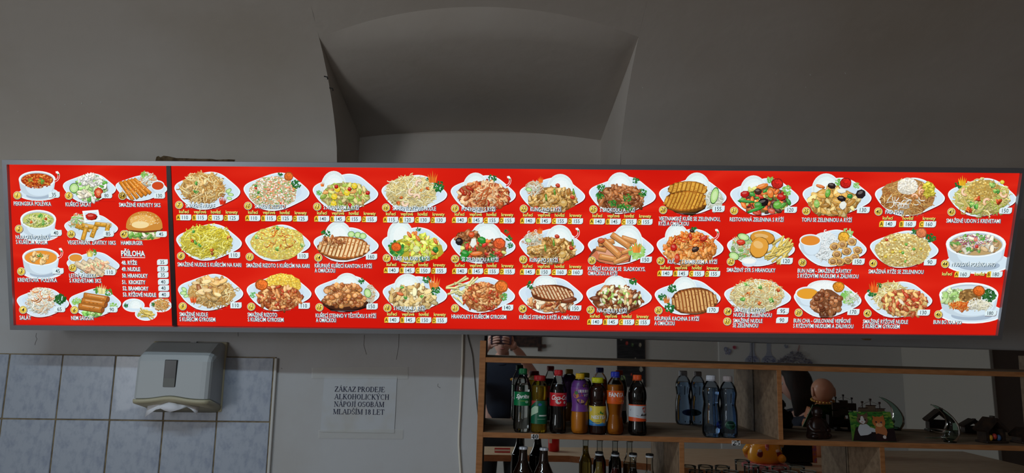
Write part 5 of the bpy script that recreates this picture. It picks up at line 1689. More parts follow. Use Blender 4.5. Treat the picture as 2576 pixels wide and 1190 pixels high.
M_GLASS = clear_mat('tumbler_glass', (236, 240, 238), .22)
for px, rt, wpx, lab in ((1750, 1184, 36, 'tumbler in the row below the price sticker, closest to the divider'), (1793, 1184, 38, 'tumbler, second from the divider below the price sticker'), (1837, 1185, 38, 'low tumbler standing against the taller square shouldered glass, on its divider side'),
                         (1889, 1170, 38, 'taller glass standing out from the row of low tumblers'), (1936, 1186, 40, 'low tumbler next to the tall glass, in front of the reflected cushion'), (1985, 1187, 38, 'low tumbler in front of the reflected black screen'), (2032, 1185, 38, 'last tumbler of the row, beside the dark divider')):
    y = -.075
    p = hit(px, rt, y)
    z0 = shelf_z(p.x, 2)
    H = p.z - z0
    r = wpx / 2 * pxm(px, rt, y)
    gt = thing('drinking_glass', lab, 'glass', (p.x, y, z0), (0, ST, 0), 'tumblers on the shelf')
    mk('bowl', *g_lathe([(r * .8, 0), (r * .82, .003), (r * .97, H * .9), (r, H)], 28), M_GLASS, gt, smooth=True)
    mk('rim', *g_tube([(r * math.cos(2 * PI * k / 28), r * math.sin(2 * PI * k / 28), H) for k in range(29)], .0012, 6), mat('rim_glass', (176, 186, 180), .15, coat=.3), gt, smooth=True)

# ================================================================== ORNAMENTS ON THE SHELF
def top_of_shelf(px, row, y):
    p = hit(px, row, y)
    return Vector((p.x, y, shelf_z(p.x, 1)))


M_DARKWOOD = mat('dark_varnished_wood', (28, 14, 9), .35, noise=(30, (46, 22, 12), .4, .7))


def buddha(name, label, base, H, m_skin, m_robe, m_bead, facing, hs=1.0, wd=1.0):
    t = thing(name, label, 'figurine', base, (0, 0, facing))
    s = H
    zr = (1 - .34 * hs) / .66
    hc = 1 - .19 * hs
    mk('robe', *g_lathe([(.30 * s, 0), (.33 * s, .05 * s), (.31 * s, .2 * s * zr), (.30 * s, .34 * s * zr), (.25 * s, .5 * s * zr), (.19 * s, .6 * s * zr), (.1 * s, .66 * s * zr), (.07 * s, .68 * s * zr)], 28, sx=wd, sy=.78 * wd, wob=lambda a, z: 1 + .04 * math.sin(5 * a + z * 30)), m_robe, t, smooth=True)
    mk('belly', *g_ball((0, -.12 * s, .27 * s), .19 * s, 18, 12, (1, .9, .95)), m_skin, t, smooth=True)
    for sx in (-1, 1):
        mk('arm', *g_tube(catmull([(sx * wd * .22 * s, 0, .56 * s * zr), (sx * wd * .30 * s, -.02 * s, .4 * s * zr), (sx * wd * .27 * s, -.16 * s, .27 * s), (sx * .14 * s, -.27 * s, .28 * s)], 4), [.085 * s] * 6 + [.07 * s] * 4 + [.05 * s] * 3, 10), m_robe, t, smooth=True)
        mk('knee', *g_ball((sx * wd * .24 * s, -.14 * s, .09 * s), .12 * s, 12, 8, (1.15, 1, .75)), m_robe, t, smooth=True)
    hd = mk('head', *merge(g_ball((0, -.02 * s, hc * s), .17 * s * hs, 20, 14, (.98, 1.04, 1.05)), g_ball((0, -.04 * s, (hc - .09 * hs) * s), .13 * s * hs, 16, 10, (1.15, 1, .8)), g_ball((0, -.2 * s * hs, (hc - .02) * s), .028 * s * hs, 8, 6)), m_skin, t, smooth=True)
    for sx in (-1, 1):
        mk('ear', *g_ball((sx * .168 * s * hs, .0, (hc - .03 * hs) * s), .032 * s * hs, 8, 8, (.6, 1, 2.4)), m_skin, hd, smooth=True)
        mk('eye', *g_ball((sx * .065 * s * hs, -.185 * s * hs, (hc + .02 * hs) * s), .015 * s * hs, 8, 6, (1.6, .6, .5)), M_BLACK, hd, smooth=True)
    if m_bead:
        nb = mk('bead_necklace', *merge(*[g_ball((.135 * s * math.cos(2 * PI * k / 22), -.03 * s + .15 * s * math.sin(2 * PI * k / 22), (.655 * zr) * s - .02 * s * math.sin(2 * PI * k / 22)), .017 * s, 6, 5) for k in range(22)]), m_bead, t, smooth=True)
        nb['kind'] = 'stuff'
    return t


p = top_of_shelf(2057, 1100, -.18)
Hb = hit(2057, 1021, -.18).z - p.z
buddha('buddha_figurine', 'small dark wooden seated Buddha figurine standing beside the shelf divider', p, Hb, M_DARKWOOD, M_DARKWOOD, None, .35, 1.0, 1.12)

# model ship behind the kitten card
p = top_of_shelf(2190, 1100, -.125)
k1 = pxm(2190, 1060, -.125)
ship = thing('model_ship', 'dark wooden model sailing ship with three masts behind the kitten picture', 'model ship', p, (0, ST, 0))
hull = []
for i in range(11):
    t = i / 10
    xx = (-.058 + .116 * t)
    hwid = .019 * math.sin(PI * min(1, .12 + .88 * t) ** .8) + .002
    zt_ = .040 + .018 * (2 * t - 1) ** 2
    hull += [(xx, -hwid, zt_), (xx, -hwid * .8, .025), (xx, 0, .012), (xx, hwid * .8, .025), (xx, hwid, zt_)]
HF = [(i * 5 + k, (i + 1) * 5 + k, (i + 1) * 5 + k + 1, i * 5 + k + 1) for i in range(10) for k in range(4)] + [(i * 5, i * 5 + 4, (i + 1) * 5 + 4, (i + 1) * 5) for i in range(10)] + [(0, 1, 2, 3, 4), (54, 53, 52, 51, 50)]
mk('hull', hull, HF, M_DARKWOOD, ship)
mk('stand', *merge(g_box(-.04, .04, -.016, .016, 0, .006), g_box(-.03, -.024, -.012, .012, .005, .026), g_box(.024, .03, -.012, .012, .005, .026)), M_DARKWOOD, ship)
M_SAIL = mat('brown_sail', (84, 66, 50), .8)
for xm, rt, sw in ((2167.4, 1011.5, 20), (2187.6, 1005, 23), (2211, 1013, 22)):
    q = hit(xm, rt, -.125)
    x, z = q.x - p.x, q.z - p.z
    mst = mk('mast', *g_tube([(x, 0, .03), (x, 0, z)], .0019, 6), M_DARKWOOD, ship)
    mk('mast_top', *g_box(x - .003, x + .003, -.003, .003, z - .004, z + .003), M_DARKWOOD, mst)
    for (z0, z1) in ((z - .046, z - .020), (z - .075, z - .05)):
        w2 = sw * k1 / 2
        mk('sail', *g_box(x - w2, x + w2, -.004, .004, z0, z1, .001, 1), M_SAIL, mst)
        mk('yard', *g_tube([(x - w2 * 1.15, -.004, z1), (x + w2 * 1.15, -.004, z1)], .0013, 5), M_DARKWOOD, mst)
qs = [hit(a, b, -.125) - p for a, b in ((2150, 1040), (2167.4, 1018), (2187.6, 1009), (2211, 1018), (2224, 1040))]
mk('rigging', *g_tube(qs, .0005, 4), M_DARKWOOD, ship)
mk('bowsprit', *g_tube([(.055, 0, .05), (.078, 0, .064)], .0016, 5), M_DARKWOOD, ship)

# kitten picture card
cq = [(2136.5, 1036, -.168), (2240, 1036, -.168), (2256, 1118.6, -.222), (2146, 1116, -.222)]
CP = [hit(a, b, y) for a, b, y in cq]
zf = shelf_z(CP[2].x, 1)
CP[2].z = zf + .0005
CP[3].z = shelf_z(CP[3].x, 1) + .0005
cb = (CP[2] + CP[3]) / 2
card = thing('picture_card', 'green photo card of a white tabby and a ginger kitten propped on the shelf', 'picture', cb)
nrm = (CP[1] - CP[0]).cross(CP[3] - CP[0]).normalized()
if nrm.y > 0:
    nrm = -nrm
mk('card', [q - cb for q in CP] + [q - cb - nrm * .004 for q in CP], [(0, 1, 2, 3), (7, 6, 5, 4), (0, 4, 5, 1), (1, 5, 6, 2), (2, 6, 7, 3), (3, 7, 4, 0)], mat('card_green', (44, 104, 40), .35, noise=(40, (110, 140, 50), .45, .7)), card)
mk('easel_leg', *g_tube([(CP[0] + CP[1]) / 2 * .5 + cb * .5 - cb - nrm * .004, (0, .055, .002)], .002, 6), M_BLACK, card)


def conv_card(P, zz):
    out = []
    for (u, v), z in zip(P, zz):
        a = CP[0] * (1 - u) + CP[1] * u
        b_ = CP[3] * (1 - u) + CP[2] * u
        out.append(a * (1 - v) + b_ * v - cb + nrm * (float(z) + .0004))
    return np.array([tuple(q) for q in out])


pr = Print(conv_card, 0, 2e-5)
rg = random.Random(5)
for _ in range(70):
    pr.poly(blob(rg.random(), rg.random() * .6, .05, .03, rg, 6, .4), rg.choice([(50, 120, 44), (90, 140, 50), (30, 84, 34), (120, 150, 60)]))
pr.poly([(0, 1), (.1, .55), (.2, .52), (.4, .7), (.6, .66), (.75, .6), (1, .55), (1, 1)], (26, 12, 18))
pr.poly(blob(.3, .66, .16, .24, rg, 16, .05), (186, 190, 196))
pr.poly(blob(.45, .62, .16, .07, rg, 12, .06, .3), (186, 190, 196))
pr.poly(blob(.28, .28, .135, .17, rg, 16, .05), (104, 78, 62))
pr.poly([(.18, .2), (.17, .04), (.27, .13)], (96, 70, 56))
pr.poly([(.33, .12), (.42, .02), (.42, .2)], (96, 70, 56))
pr.poly([(.26, .16), (.3, .16), (.35, .36), (.29, .44), (.2, .36)], (206, 202, 200))
pr.poly(ell(.215, .27, .022, .03, 10), (20, 16, 18)); pr.poly(ell(.345, .29, .022, .03, 10), (20, 16, 18)); pr.poly(ell(.27, .36, .02, .016, 8), (176, 96, 96))
pr.poly(blob(.68, .68, .14, .24, rg, 16, .05), (176, 108, 66))
pr.poly(blob(.66, .36, .155, .19, rg, 16, .04), (186, 106, 52))
pr.poly([(.54, .3), (.53, .14), (.62, .2)], (180, 100, 50)); pr.poly([(.7, .2), (.8, .12), (.81, .32)], (180, 100, 50))
pr.poly(blob(.66, .46, .08, .07, rg, 12, .05), (214, 166, 120))
pr.poly(ell(.6, .36, .022, .03, 10), (30, 30, 40)); pr.poly(ell(.72, .37, .022, .03, 10), (60, 60, 80)); pr.poly(ell(.655, .42, .018, .014, 8), (160, 80, 76))
pr.poly([(.5, .8), (.6, .74), (.76, .8), (.8, 1), (.5, 1)], (40, 16, 20))
pr.poly(blob(.74, .86, .04, .06, rg, 10, .08), (206, 196, 190))
pr.poly([(.1, .85), (.36, .8), (.5, .7), (.56, 1), (.1, 1)], (20, 12, 20))
pr.build('kitten_print', M_LAB, card)

# glass ornament
p = top_of_shelf(2390, 1110, -.19)
M_ORN = clear_mat('green_glass', (206, 228, 218), .3)
orn = thing('glass_ornament', 'clear green glass crescent ornament with a long curved horn', 'ornament', p, (0, ST, 0))
path = [hit(a, b, -.19) - p for a, b in ((2341, 1018.5), (2352, 1023), (2366, 1031), (2380, 1043), (2390, 1058), (2395, 1073), (2394, 1088), (2388, 1100), (2381, 1108))]
k1 = pxm(2380, 1070, -.19)
R_ = [.0, 3, 4.4, 7, 11, 16, 19, 18, 9]
pp = catmull(path, 4)
rr = [float(np.interp(i / (len(pp) - 1), np.linspace(0, 1, 9), R_)) * k1 for i in range(len(pp))]
rr[0] = 2 * k1
mk('body', *g_tube(pp, rr, 20), M_ORN, orn, smooth=True)
for tip, r0 in (((2328, 1078), 7), ((2327, 1102), 5)):
    a_, b_ = hit(2384, 1086 if r0 == 7 else 1100, -.19) - p, hit(*tip, -.19) - p
    mk('fin', *g_tube([a_, a_ * .5 + b_ * .5 + Vector((0, 0, -.002)), b_], [r0 * k1, r0 * .7 * k1, 1.2 * k1], 12), M_ORN, orn, smooth=True)
mk('foot', *g_lathe([(.019, 0), (.02, .004), (.012, .012)], 24, ox=-.0, oz=0), M_ORN, orn, smooth=True)

# souvenir houses
def souvenir(px, wpx, rt, lab, colours, y=-.17):
    p = top_of_shelf(px, 1100, y)
    W_ = wpx * pxm(px, 1080, y)
    H_ = hit(px, rt, y).z - p.z
    t = thing('souvenir_house', lab, 'figurine', p, (0, ST, .2))
    m = mat('souvenir_dark', (34, 25, 20), .5, noise=(60, (58, 40, 28), .4, .7))
    w2 = W_ / 2
    mk('base', *g_box(-w2 * 1.05, w2 * 1.05, -.026, .026, 0, .008, .003), m, t)
    for sx in (-1, 1):
        mk('post', *g_box(sx * w2 * .8 - .006, sx * w2 * .8 + .006, -.018, .018, .007, H_ * .52), m, t)
    mk('back_wall', *g_box(-w2 * .8, w2 * .8, .012, .018, .007, H_ * .52), m, t)
    for sx in (-1, 1):
        a = Vector((sx * w2 * 1.05, 0, H_ * .45))
        b_ = Vector((-sx * w2 * .04, 0, H_ * .9))
        d = (b_ - a).normalized()
        n2 = Vector((-d.z, 0, d.x)) * .005
        P = [a - n2, b_ - n2, b_ + n2, a + n2]
        mk('roof_slope', *g_prism([(q.x, q.z) for q in P], -.028, .028), m, t)
    mk('chimney', *g_box(w2 * .1, w2 * .34, -.007, .007, H_ * .72, H_, .001), m, t)
    for k, c in enumerate(colours):
        mk('painted_figure', *g_ball((-w2 * .4 + w2 * .4 * k, -.012, .018 + .004 * (k % 2)), .008, 10, 7, (1, 1, 1.3)), mat('souv_%d_%d_%d' % c, c, .5), t, smooth=True)
    return t


souvenir(2494, 62, 1046, 'dark souvenir house with a steep roof and small coloured figures inside', [(190, 140, 40), (170, 50, 40), (60, 90, 130)])
souvenir(2577, 50, 1074, 'low dark souvenir hut at the far end of the shelf', [(70, 80, 90)], -.16)

# ================================================================== THE ROOM SEEN IN THE MIRRORS
# serving counter
ZC = .985
M_CTOP = mat('counter_top', (196, 170, 140), .4, noise=(10, (180, 150, 118), .4, .7, (1, 5, 1)))
ct = thing('serving_counter', 'light wooden serving counter opposite the shelves, seen in the mirrors', 'counter', (1.0, -1.25, 0))
cpoly = [(-.9, -1.74), (-.9, -1.45), (.42, -1.45), (1.1, -1.06), (2.9, -.94), (2.9, -1.78)]
n = len(cpoly)
V = [(x - 1.0, y + 1.25, ZC) for x, y in cpoly] + [(x - 1.0, y + 1.25, ZC - .035) for x, y in cpoly]
o = mk('counter_top', V, [tuple(reversed(range(n)))[::-1], tuple(reversed(range(n, 2 * n)))] + [(i, i + n, (i + 1) % n + n, (i + 1) % n) for i in range(n)], M_CTOP, ct)
o.data.materials.append(M_WOOD)
for pg in o.data.polygons[2:]:
    pg.material_index = 1
mk('counter_base', *g_box(.0, 1.85, -.48, .1, 0, ZC - .034), mat('counter_brown', (52, 34, 26), .5), ct)
mk('counter_leg', *g_box(-1.88, -1.84, -.42, -.38, 0, ZC - .034), M_WOOD, ct)
# drinks can
q = vhit(1393, 1128, 1.57)
can = thing('drinks_can', 'red drinks can with a white label patch standing on the counter', 'can', (q.x, q.y, ZC))
mk('body', *g_lathe([(.027, 0), (.033, .006), (.033, .105), (.027, .115)], 28), mat('can_red', (190, 24, 26), .3, metal=.2), can, smooth=True)
mk('lid', *g_lathe([(.0275, .114), (.0275, .117), (.024, .1165)], 28), mat('can_alu', (190, 190, 194), .3, metal=.9), can)
mk('label_patch', *g_box(-.030, -.014, .026, .0335, .05, .09), M_WHITE, can)
# red and white tag on the counter edge
q = vhit(1264, 1122, 1.5)
tg = thing('counter_tag', 'small red tag with a white band lying on the counter', 'tag', (q.x, -1.53, ZC))
mk('red_card', *g_box(-.045, .045, .0, .004, 0, .026), mat('tag_red', (196, 30, 44), .4), tg)
mk('white_band', *g_box(-.043, .043, .0036, .0048, .008, .018), M_WHITE, tg)

# lucky cat on its cushion
q = vhit(1925, 1172, 1.06)
M_GOLD = mat('cat_yellow', (232, 160, 24), .22, coat=.4)
M_PINK = mat('pink_cloth', (196, 92, 100), .7, noise=(40, (226, 176, 176), .5, .56))
cu = thing('cushion', 'round pink and red patterned cushion under the yellow cat figure', 'cushion', (q.x, q.y, ZC))
mk('pad', *g_lathe([(.06, 0), (.105, .008), (.118, .02), (.105, .032), (.06, .036)], 36, wob=lambda a, z: 1 + .03 * math.cos(10 * a)), M_PINK, cu, smooth=True)
cat = thing('cat_figurine', 'glossy yellow cat figurine with a pink bow, sitting on a cushion on the counter', 'figurine', (q.x, q.y, ZC + .036))
mk('body', *g_lathe([(.07, 0), (.086, .015), (.088, .05), (.078, .085), (.066, .11), (.05, .125)], 28, sy=.85), M_GOLD, cat, smooth=True)
hd = mk('head', *merge(g_ball((0, 0, .17), .072, 20, 14, (1.12, .95, .92)), g_lathe([(.02, 0), (.012, .02), (.002, .034)], 10, ox=-.045, oz=.222), g_lathe([(.02, 0), (.012, .02), (.002, .034)], 10, ox=.045, oz=.222)), M_GOLD, cat, smooth=True)
for sx in (-1, 1):
    mk('eye', *g_ball((sx * .03, -.066, .18), .009, 8, 6), M_BLACK, hd)
mk('nose', *g_ball((0, -.07, .165), .006, 8, 6), M_PINK, hd)
mk('arm', *g_tube([(.075, 0, .085), (.1, -.01, .13), (.1, -.02, .185)], [.024, .022, .022], 12), M_GOLD, cat, smooth=True)
mk('arm', *g_tube([(-.07, 0, .09), (-.088, -.02, .055), (-.07, -.05, .03)], [.022, .02, .02], 12), M_GOLD, cat, smooth=True)
for sx in (-1, 1):
    mk('paw', *g_ball((sx * .05, -.06, .019), .026, 12, 8, (1, 1.2, .7)), M_GOLD, cat, smooth=True)
mk('tail', *g_ball((.06, .066, .03), .022, 10, 8), M_GOLD, cat, smooth=True)
bw = mk('bow_band', *g_tube([(.058 * math.cos(2 * PI * k / 24), .05 * math.sin(2 * PI * k / 24), .122) for k in range(25)], .008, 8), M_PINK, cat, smooth=True)
mk('bow_knot', *g_ball((0.0, .06, .118), .014, 10, 8), M_PINK, bw, smooth=True)
for dx, dz in ((-.03, .012), (-.012, -.03)):
    mk('bow_tail', *g_ball((dx, .066, .118 + dz), .016, 10, 8, (1.3 if dz > 0 else .6, .4, .7 if dz > 0 else 1.5)), M_PINK, bw, smooth=True)
for sx in (-1, 1):
    mk('flower_patch', *g_ball((sx * .045, .062, .05), .02, 10, 8, (1, .35, .8)), mat('patch_red', (120, 30, 34), .3), cat, smooth=True)
    mk('flower_top', *g_ball((sx * .045 - .004, .064, .066), .011, 10, 8, (1, .35, .8)), mat('patch_white', (222, 206, 190), .3), cat, smooth=True)

# dark screen standing on the counter
a, b_ = vhit(1975, 1120, 1.2), vhit(2046, 1178, 1.2)
scx = (a.x + b_.x) / 2
scr = thing('counter_screen', 'black flat screen with a colourful side edge standing on the counter', 'screen', (scx, -1.25, ZC))
mk('panel', *g_box(a.x - scx - .02, b_.x - scx, 0, .02, .012, .16, .004), mat('screen_black', (6, 7, 10), .25), scr)
mk('side_edge', *g_box(b_.x - scx, b_.x - scx + .022, -.002, .024, .012, .16, .003), mat('edge_orange', (196, 112, 50), .5, noise=(40, (150, 90, 140), .5, .6)), scr)
mk('foot', *g_box(-.06, .06, -.03, .04, 0, .012), M_BLACK, scr)

# big figure on the counter, its back to the mirrors
q = vhit(2078, 1100, 1.5)
zh = vhit(2078, 953, 1.5).z
buddha('buddha_statue', 'large tan seated Buddha statue with a gold bead collar standing on the counter', (q.x, q.y, ZC), (zh - ZC) / .985,
       mat('terracotta_skin', (196, 146, 120), .35), mat('terracotta_robe', (176, 116, 82), .45), mat('gold_bead', (196, 160, 84), .3, metal=.6), 0, .86, .66)

# pictures and panel on the far wall
DW = (YM - YF)
a, b_ = vhit(1552, 850, DW - .02), vhit(1624, 960, DW - .02)
pic = thing('food_picture', 'dark canvas picture of scattered vegetables on the opposite wall, seen in the mirror', 'picture', ((a.x + b_.x) / 2, YF + .02, (a.z + b_.z) / 2))
w2, h2 = (b_.x - a.x) / 2, (a.z - b_.z) / 2 + .06
mk('canvas', *g_box(-w2, w2, -.02, 0, -h2, h2 + .04, .002), mat('slate_dark', (34, 34, 38), .6, noise=(8, (58, 58, 62), .4, .7, (1, 1, 6))), pic)
pr = Print(lambda P, z: np.stack([-P[:, 0] * w2, np.full(len(P), .0006) + z, P[:, 1] * h2], 1), 0, 2e-5)
rg = random.Random(8)
for (u, v, r, c) in ((-.2, -.1, .14, (206, 160, 90)), (-.7, -.35, .13, (190, 186, 176)), (.6, -.7, .16, (150, 180, 110)), (.3, .6, .1, (176, 50, 46)), (-.1, .55, .1, (70, 96, 60)), (-.65, .55, .1, (170, 160, 140)), (.7, .75, .07, (160, 150, 140)), (-.2, -.75, .12, (206, 120, 60)), (-.7, -.8, .12, (206, 200, 190)), (-.3, .05, .05, (150, 140, 130)), (.0, -.55, .06, (190, 60, 50))):
    pr.poly(blob(u, v, r, r * .8, rg, 10, .15), c)
    pr.poly(blob(u - r * .2, v + r * .2, r * .5, r * .35, rg, 8, .15), mix(c, (255, 255, 240), .3))
pr.build('vegetable_print', M_LAB, pic)
a, b_ = vhit(1283, 838, DW - .02), vhit(1362, 871, DW - .02)
plq = thing('wooden_plaque', 'dark carved wooden plaque with crossed frame ends on the opposite wall', 'plaque', ((a.x + b_.x) / 2, YF + .02, b_.z))
w2 = (b_.x - a.x) / 2
M_PLQ = mat('plaque_wood', (74, 48, 40), .6, noise=(30, (40, 28, 30), .4, .6))
mk('board', *g_box(-w2, w2, -.02, .0, .0, .34), M_PLQ, plq)
mk('frame_bar', *g_box(-w2 - .05, w2 + .05, -.02, .012, -.012, .022), M_PLQ, plq)
mk('frame_bar', *g_box(w2 - .04, w2 - .005, -.02, .014, -.055, .37), M_PLQ, plq)
mk('frame_bar', *g_box(-w2 + .005, -w2 + .04, -.02, .014, -.055, .37), M_PLQ, plq)
a = vhit(1808, 900, DW)
mk('white_wall_panel', *g_box(a.x, XR - .001, YF, YF + .012, .0, 2.3), mat('panel_white', (234, 236, 236), .6), wall_front)


def conv_far(P, zz):
    return np.array([tuple(vhit(u, v, DW - .014) + Vector((0, float(z), 0))) for (u, v), z in zip(P, zz)])


dec = Print(conv_far, .0005, 1e-4)
rg = random.Random(4)
BLU, DBL, LBL = (150, 156, 190), (96, 100, 150), (186, 194, 214)


def vase(x, s=1.0):
    dec.poly([(x - 6 * s, 850), (x + 6 * s, 850), (x + 5 * s, 884), (x + 8 * s, 894), (x + 17 * s, 902), (x + 19 * s, 910), (x + 13 * s, 916), (x - 13 * s, 916), (x - 19 * s, 910), (x - 17 * s, 902), (x - 8 * s, 894), (x - 5 * s, 884)], LBL)
    for _ in range(26):
        dec.poly(blob(x + rg.uniform(-14, 14) * s, rg.uniform(900, 914), 2, 1.2, rg, 6, .3), rg.choice((BLU, DBL)))
    dec.poly([(x - 10 * s, 896), (x + 10 * s, 896), (x + 12 * s, 899), (x - 12 * s, 899)], BLU)


vase(1934)
vase(1892)
for bx, by, s in ((1830, 884, 1), (1977, 872, .5)):
    for dx, dy, r in ((-5, -5, 5), (5, -1, 4.5), (-3, 4, 3.5), (3, 5, 3)):
        dec.poly(blob(bx + dx * s, by + dy * s, r * s, r * s * 1.2, rg, 9, .15), BLU)
        dec.poly(blob(bx + dx * s, by + dy * s, r * s * .5, r * s * .6, rg, 7, .2), LBL)
dec.poly(blob(1847, 874, 5, 5, rg, 10, .1), (206, 110, 130))
dec.poly(blob(1846, 873, 2.5, 2.5, rg, 8, .1), (186, 60, 90))
dec.poly([(2004, 886), (2009, 868), (2012, 868), (2008, 888)], (200, 160, 160))
for _ in range(220):
    t = rg.random()
    u = 1952 + 88 * t
    top = 914 - 30 * math.sin(PI * t) ** .8
    dec.poly(blob(u, rg.uniform(top, 914), 4, 1.2, rg, 6, .3, rg.uniform(-.8, .8)), rg.choice(((150, 148, 164), (170, 170, 184), (120, 118, 138), (194, 194, 204))))
o = dec.build('wall_mural', M_LAB, wall_front)


# ------------------------------------------------------------------ people (seen in the mirrors)
def skin_geo(joints, edges, radii, sub=2, root=0):
    me = bpy.data.meshes.new('sk')
    me.from_pydata([tuple(j) for j in joints], edges, [])
    ob = bpy.data.objects.new('sk', me)
    COL.objects.link(ob)
    sk = ob.modifiers.new('s', 'SKIN')
    sk.use_smooth_shade = True
    for i, r in enumerate(radii):
        v = me.skin_vertices[0].data[i]
        v.radius = (r, r) if not isinstance(r, tuple) else r
        v.use_root = (i == root)
    sb = ob.modifiers.new('b', 'SUBSURF')
    sb.levels = sb.render_levels = sub
    dg = bpy.context.evaluated_depsgraph_get()
    ev = ob.evaluated_get(dg)
    m2 = ev.to_mesh()
    V = [v.co.copy() for v in m2.vertices]
    F = [tuple(p.vertices) for p in m2.polygons]
    ev.to_mesh_clear()
    bpy.data.objects.remove(ob)
    bpy.data.meshes.remove(me)
    return V, F


def head_geo(c, yaw, s=1.0):
    V, F = g_ball((0, 0, 0), 1.0, 24, 18)
    out = []
    for v in V:
        x, y, z = v
        fx = .078 * x
        fy = .098 * y
        fz = .118 * z
        if z < 0:
            fx *= 1 + .35 * z
            fy *= 1 + .12 * z
        if y > .55:                                        # face is at +y
            n_ = math.exp(-((x / .17) ** 2 + ((z + .12) / .2) ** 2))
            fy += .022 * n_
            fy -= .010 * math.exp(-(((abs(x) - .38) / .18) ** 2 + ((z - .08) / .14) ** 2))
            fy += .005 * math.exp(-((x / .3) ** 2 + ((z + .5) / .1) ** 2))
        out.append(Vector((fx, fy, fz)) * s)
    R = Matrix.Rotation(yaw, 3, 'Z')
    g = [(out, F)]
    for sx in (-1, 1):
        g.append(g_ball((sx * .078 * s, -.005, -.005), .022 * s, 10, 8, (.4, .8, 1.35)))
    V, F = merge(*g)
    return [R @ Vector(v) + Vector(c) for v in V], F


def hair_geo(c, yaw, s, long_):
    V, F = g_ball((0, 0, 0), 1.0, 24, 16)
    out = []
    for v in V:
        x, y, z = v
        r = Vector((.088 * x, .108 * y - .006, .128 * z + .006))
        if y > .35 and z < .45:
            r.y = min(r.y, .055 + .03 * z)
            r.x *= .93
        if z < -.1:
            if long_:
                r.z = -.01 + z * .2
                r.x *= 1.15
                r.y = r.y * 1.05 - .02
            else:
                r = Vector((r.x * .8, r.y * .8, max(r.z, -.05)))
        out.append(r * s)
    R = Matrix.Rotation(yaw, 3, 'Z')
    return [R @ v + Vector(c) for v in out], F


def hand_geo(wrist, palm_end, side, curl, s=1.0):
    """palm plus five separate fingers; side = direction of the index finger across the palm, curl = direction the fingers bend to"""
    w_, e = Vector(wrist), Vector(palm_end)
    d = (e - w_).normalized()
    sd = Vector(side).normalized()
    cv = Vector(curl).normalized()
    g = [g_tube([w_, w_ * .5 + e * .5, e], [.026 * s, .034 * s, .03 * s], 12)]
    for k, L in enumerate((.072, .08, .074, .058)):
        b0 = e + sd * (.027 - .018 * k) * s
        p1 = b0 + d * L * .45 * s + cv * .01
        p2 = p1 + (d * .5 + cv * .8).normalized() * L * .35 * s
        p3 = p2 + (d * .1 + cv).normalized() * L * .3 * s
        g.append(g_tube([b0 - d * .012, b0, p1, p2, p3], [.009 * s, .0095 * s, .0088 * s, .008 * s, .006 * s], 8))
    t0 = w_ * .6 + e * .4 + sd * .026 * s
    g.append(g_tube([t0, t0 + sd * .026 * s + d * .012, t0 + sd * .04 * s + d * .035 + cv * .01, t0 + sd * .042 * s + d * .055 + cv * .02], [.013 * s, .0115 * s, .010 * s, .007 * s], 8))
    return merge(*g)


M_SKIN = mat('skin', (212, 166, 150), .55)
M_NAVYC = mat('navy_cloth', (28, 36, 52), .85)
M_HAIR = mat('dark_hair', (26, 20, 20), .6, noise=(60, (44, 32, 28), .4, .7, (1, 1, .2)))
M_TROU = mat('dark_trousers', (30, 30, 34), .85)
M_EYE = mat('eye_white', (225, 225, 222), .3)


def eyes(parent, c, yaw, s=1.0):
    R = Matrix.Rotation(yaw, 3, 'Z')
    for sx in (-1, 1):
        q = R @ Vector((sx * .030 * s, .083 * s, .010 * s)) + Vector(c)
        e = mk('eye', *g_ball(q, .012 * s, 10, 8), M_EYE, parent, smooth=True)
        mk('pupil', *g_ball(q + R @ Vector((0, .0085 * s, 0)), .006 * s, 8, 6), M_BLACK, e, smooth=True)
    mk('mouth', *g_ball(R @ Vector((0, .088 * s, -.058 * s)) + Vector(c), .02 * s, 10, 6, (1.1, .35, .28)), mat('lips', (160, 90, 84), .5), parent, smooth=True)


# the photographer
mx_, my_ = .045, -3.0
HC = Vector((mx_, my_ + .06, 1.615))
J = [(mx_, my_, .95), (mx_, my_, 1.15), (mx_, my_ + .005, 1.33), (mx_, my_, 1.45), (mx_, my_ + .03, 1.52),
     (mx_ + .17, my_, 1.40), (mx_ + .31, my_ + .13, 1.27), (mx_ + .13, my_ + .30, 1.53), (mx_ + .085, my_ + .355, 1.575),
     (mx_ - .17, my_, 1.40), (mx_ - .31, my_ + .13, 1.27), (mx_ - .15, my_ + .30, 1.53), (mx_ - .11, my_ + .355, 1.575),
     (mx_ + .1, my_, .9), (mx_ + .11, my_ + .02, .5), (mx_ + .12, my_ - .02, .08), (mx_ + .13, my_ + .12, .04),
     (mx_ - .1, my_, .9), (mx_ - .11, my_ + .02, .5), (mx_ - .12, my_ - .02, .08), (mx_ - .13, my_ + .12, .04)]
E_ = [(0, 1), (1, 2), (2, 3), (3, 4), (2, 5), (5, 6), (6, 7), (7, 8), (2, 9), (9, 10), (10, 11), (11, 12), (0, 13), (13, 14), (14, 15), (15, 16), (0, 17), (17, 18), (18, 19), (19, 20)]
Rr = [.14, .13, .14, .06, .055, .065, .045, .034, .026, .065, .045, .034, .026, .085, .06, .042, .035, .085, .06, .042, .035]
bodyg = skin_geo(J, E_, Rr)
rh = hand_geo(J[8], Vector((mx_ + .062, my_ + .40, 1.60)), (0, .1, 1), (-1, .35, 0))
lh = hand_geo(J[12], Vector((mx_ - .088, my_ + .40, 1.60)), (0, .1, 1), (1, .35, 0))
man = mk('person', *merge(bodyg, head_geo(HC, 0.0), rh, lh), M_SKIN, smooth=True)
tag(man, 'standing person in a navy polo shirt holding up a phone with both hands', 'person')
eyes(man, HC, 0)
mk('hair', *hair_geo(HC, 0, 1.0, False), M_HAIR, man, smooth=True)
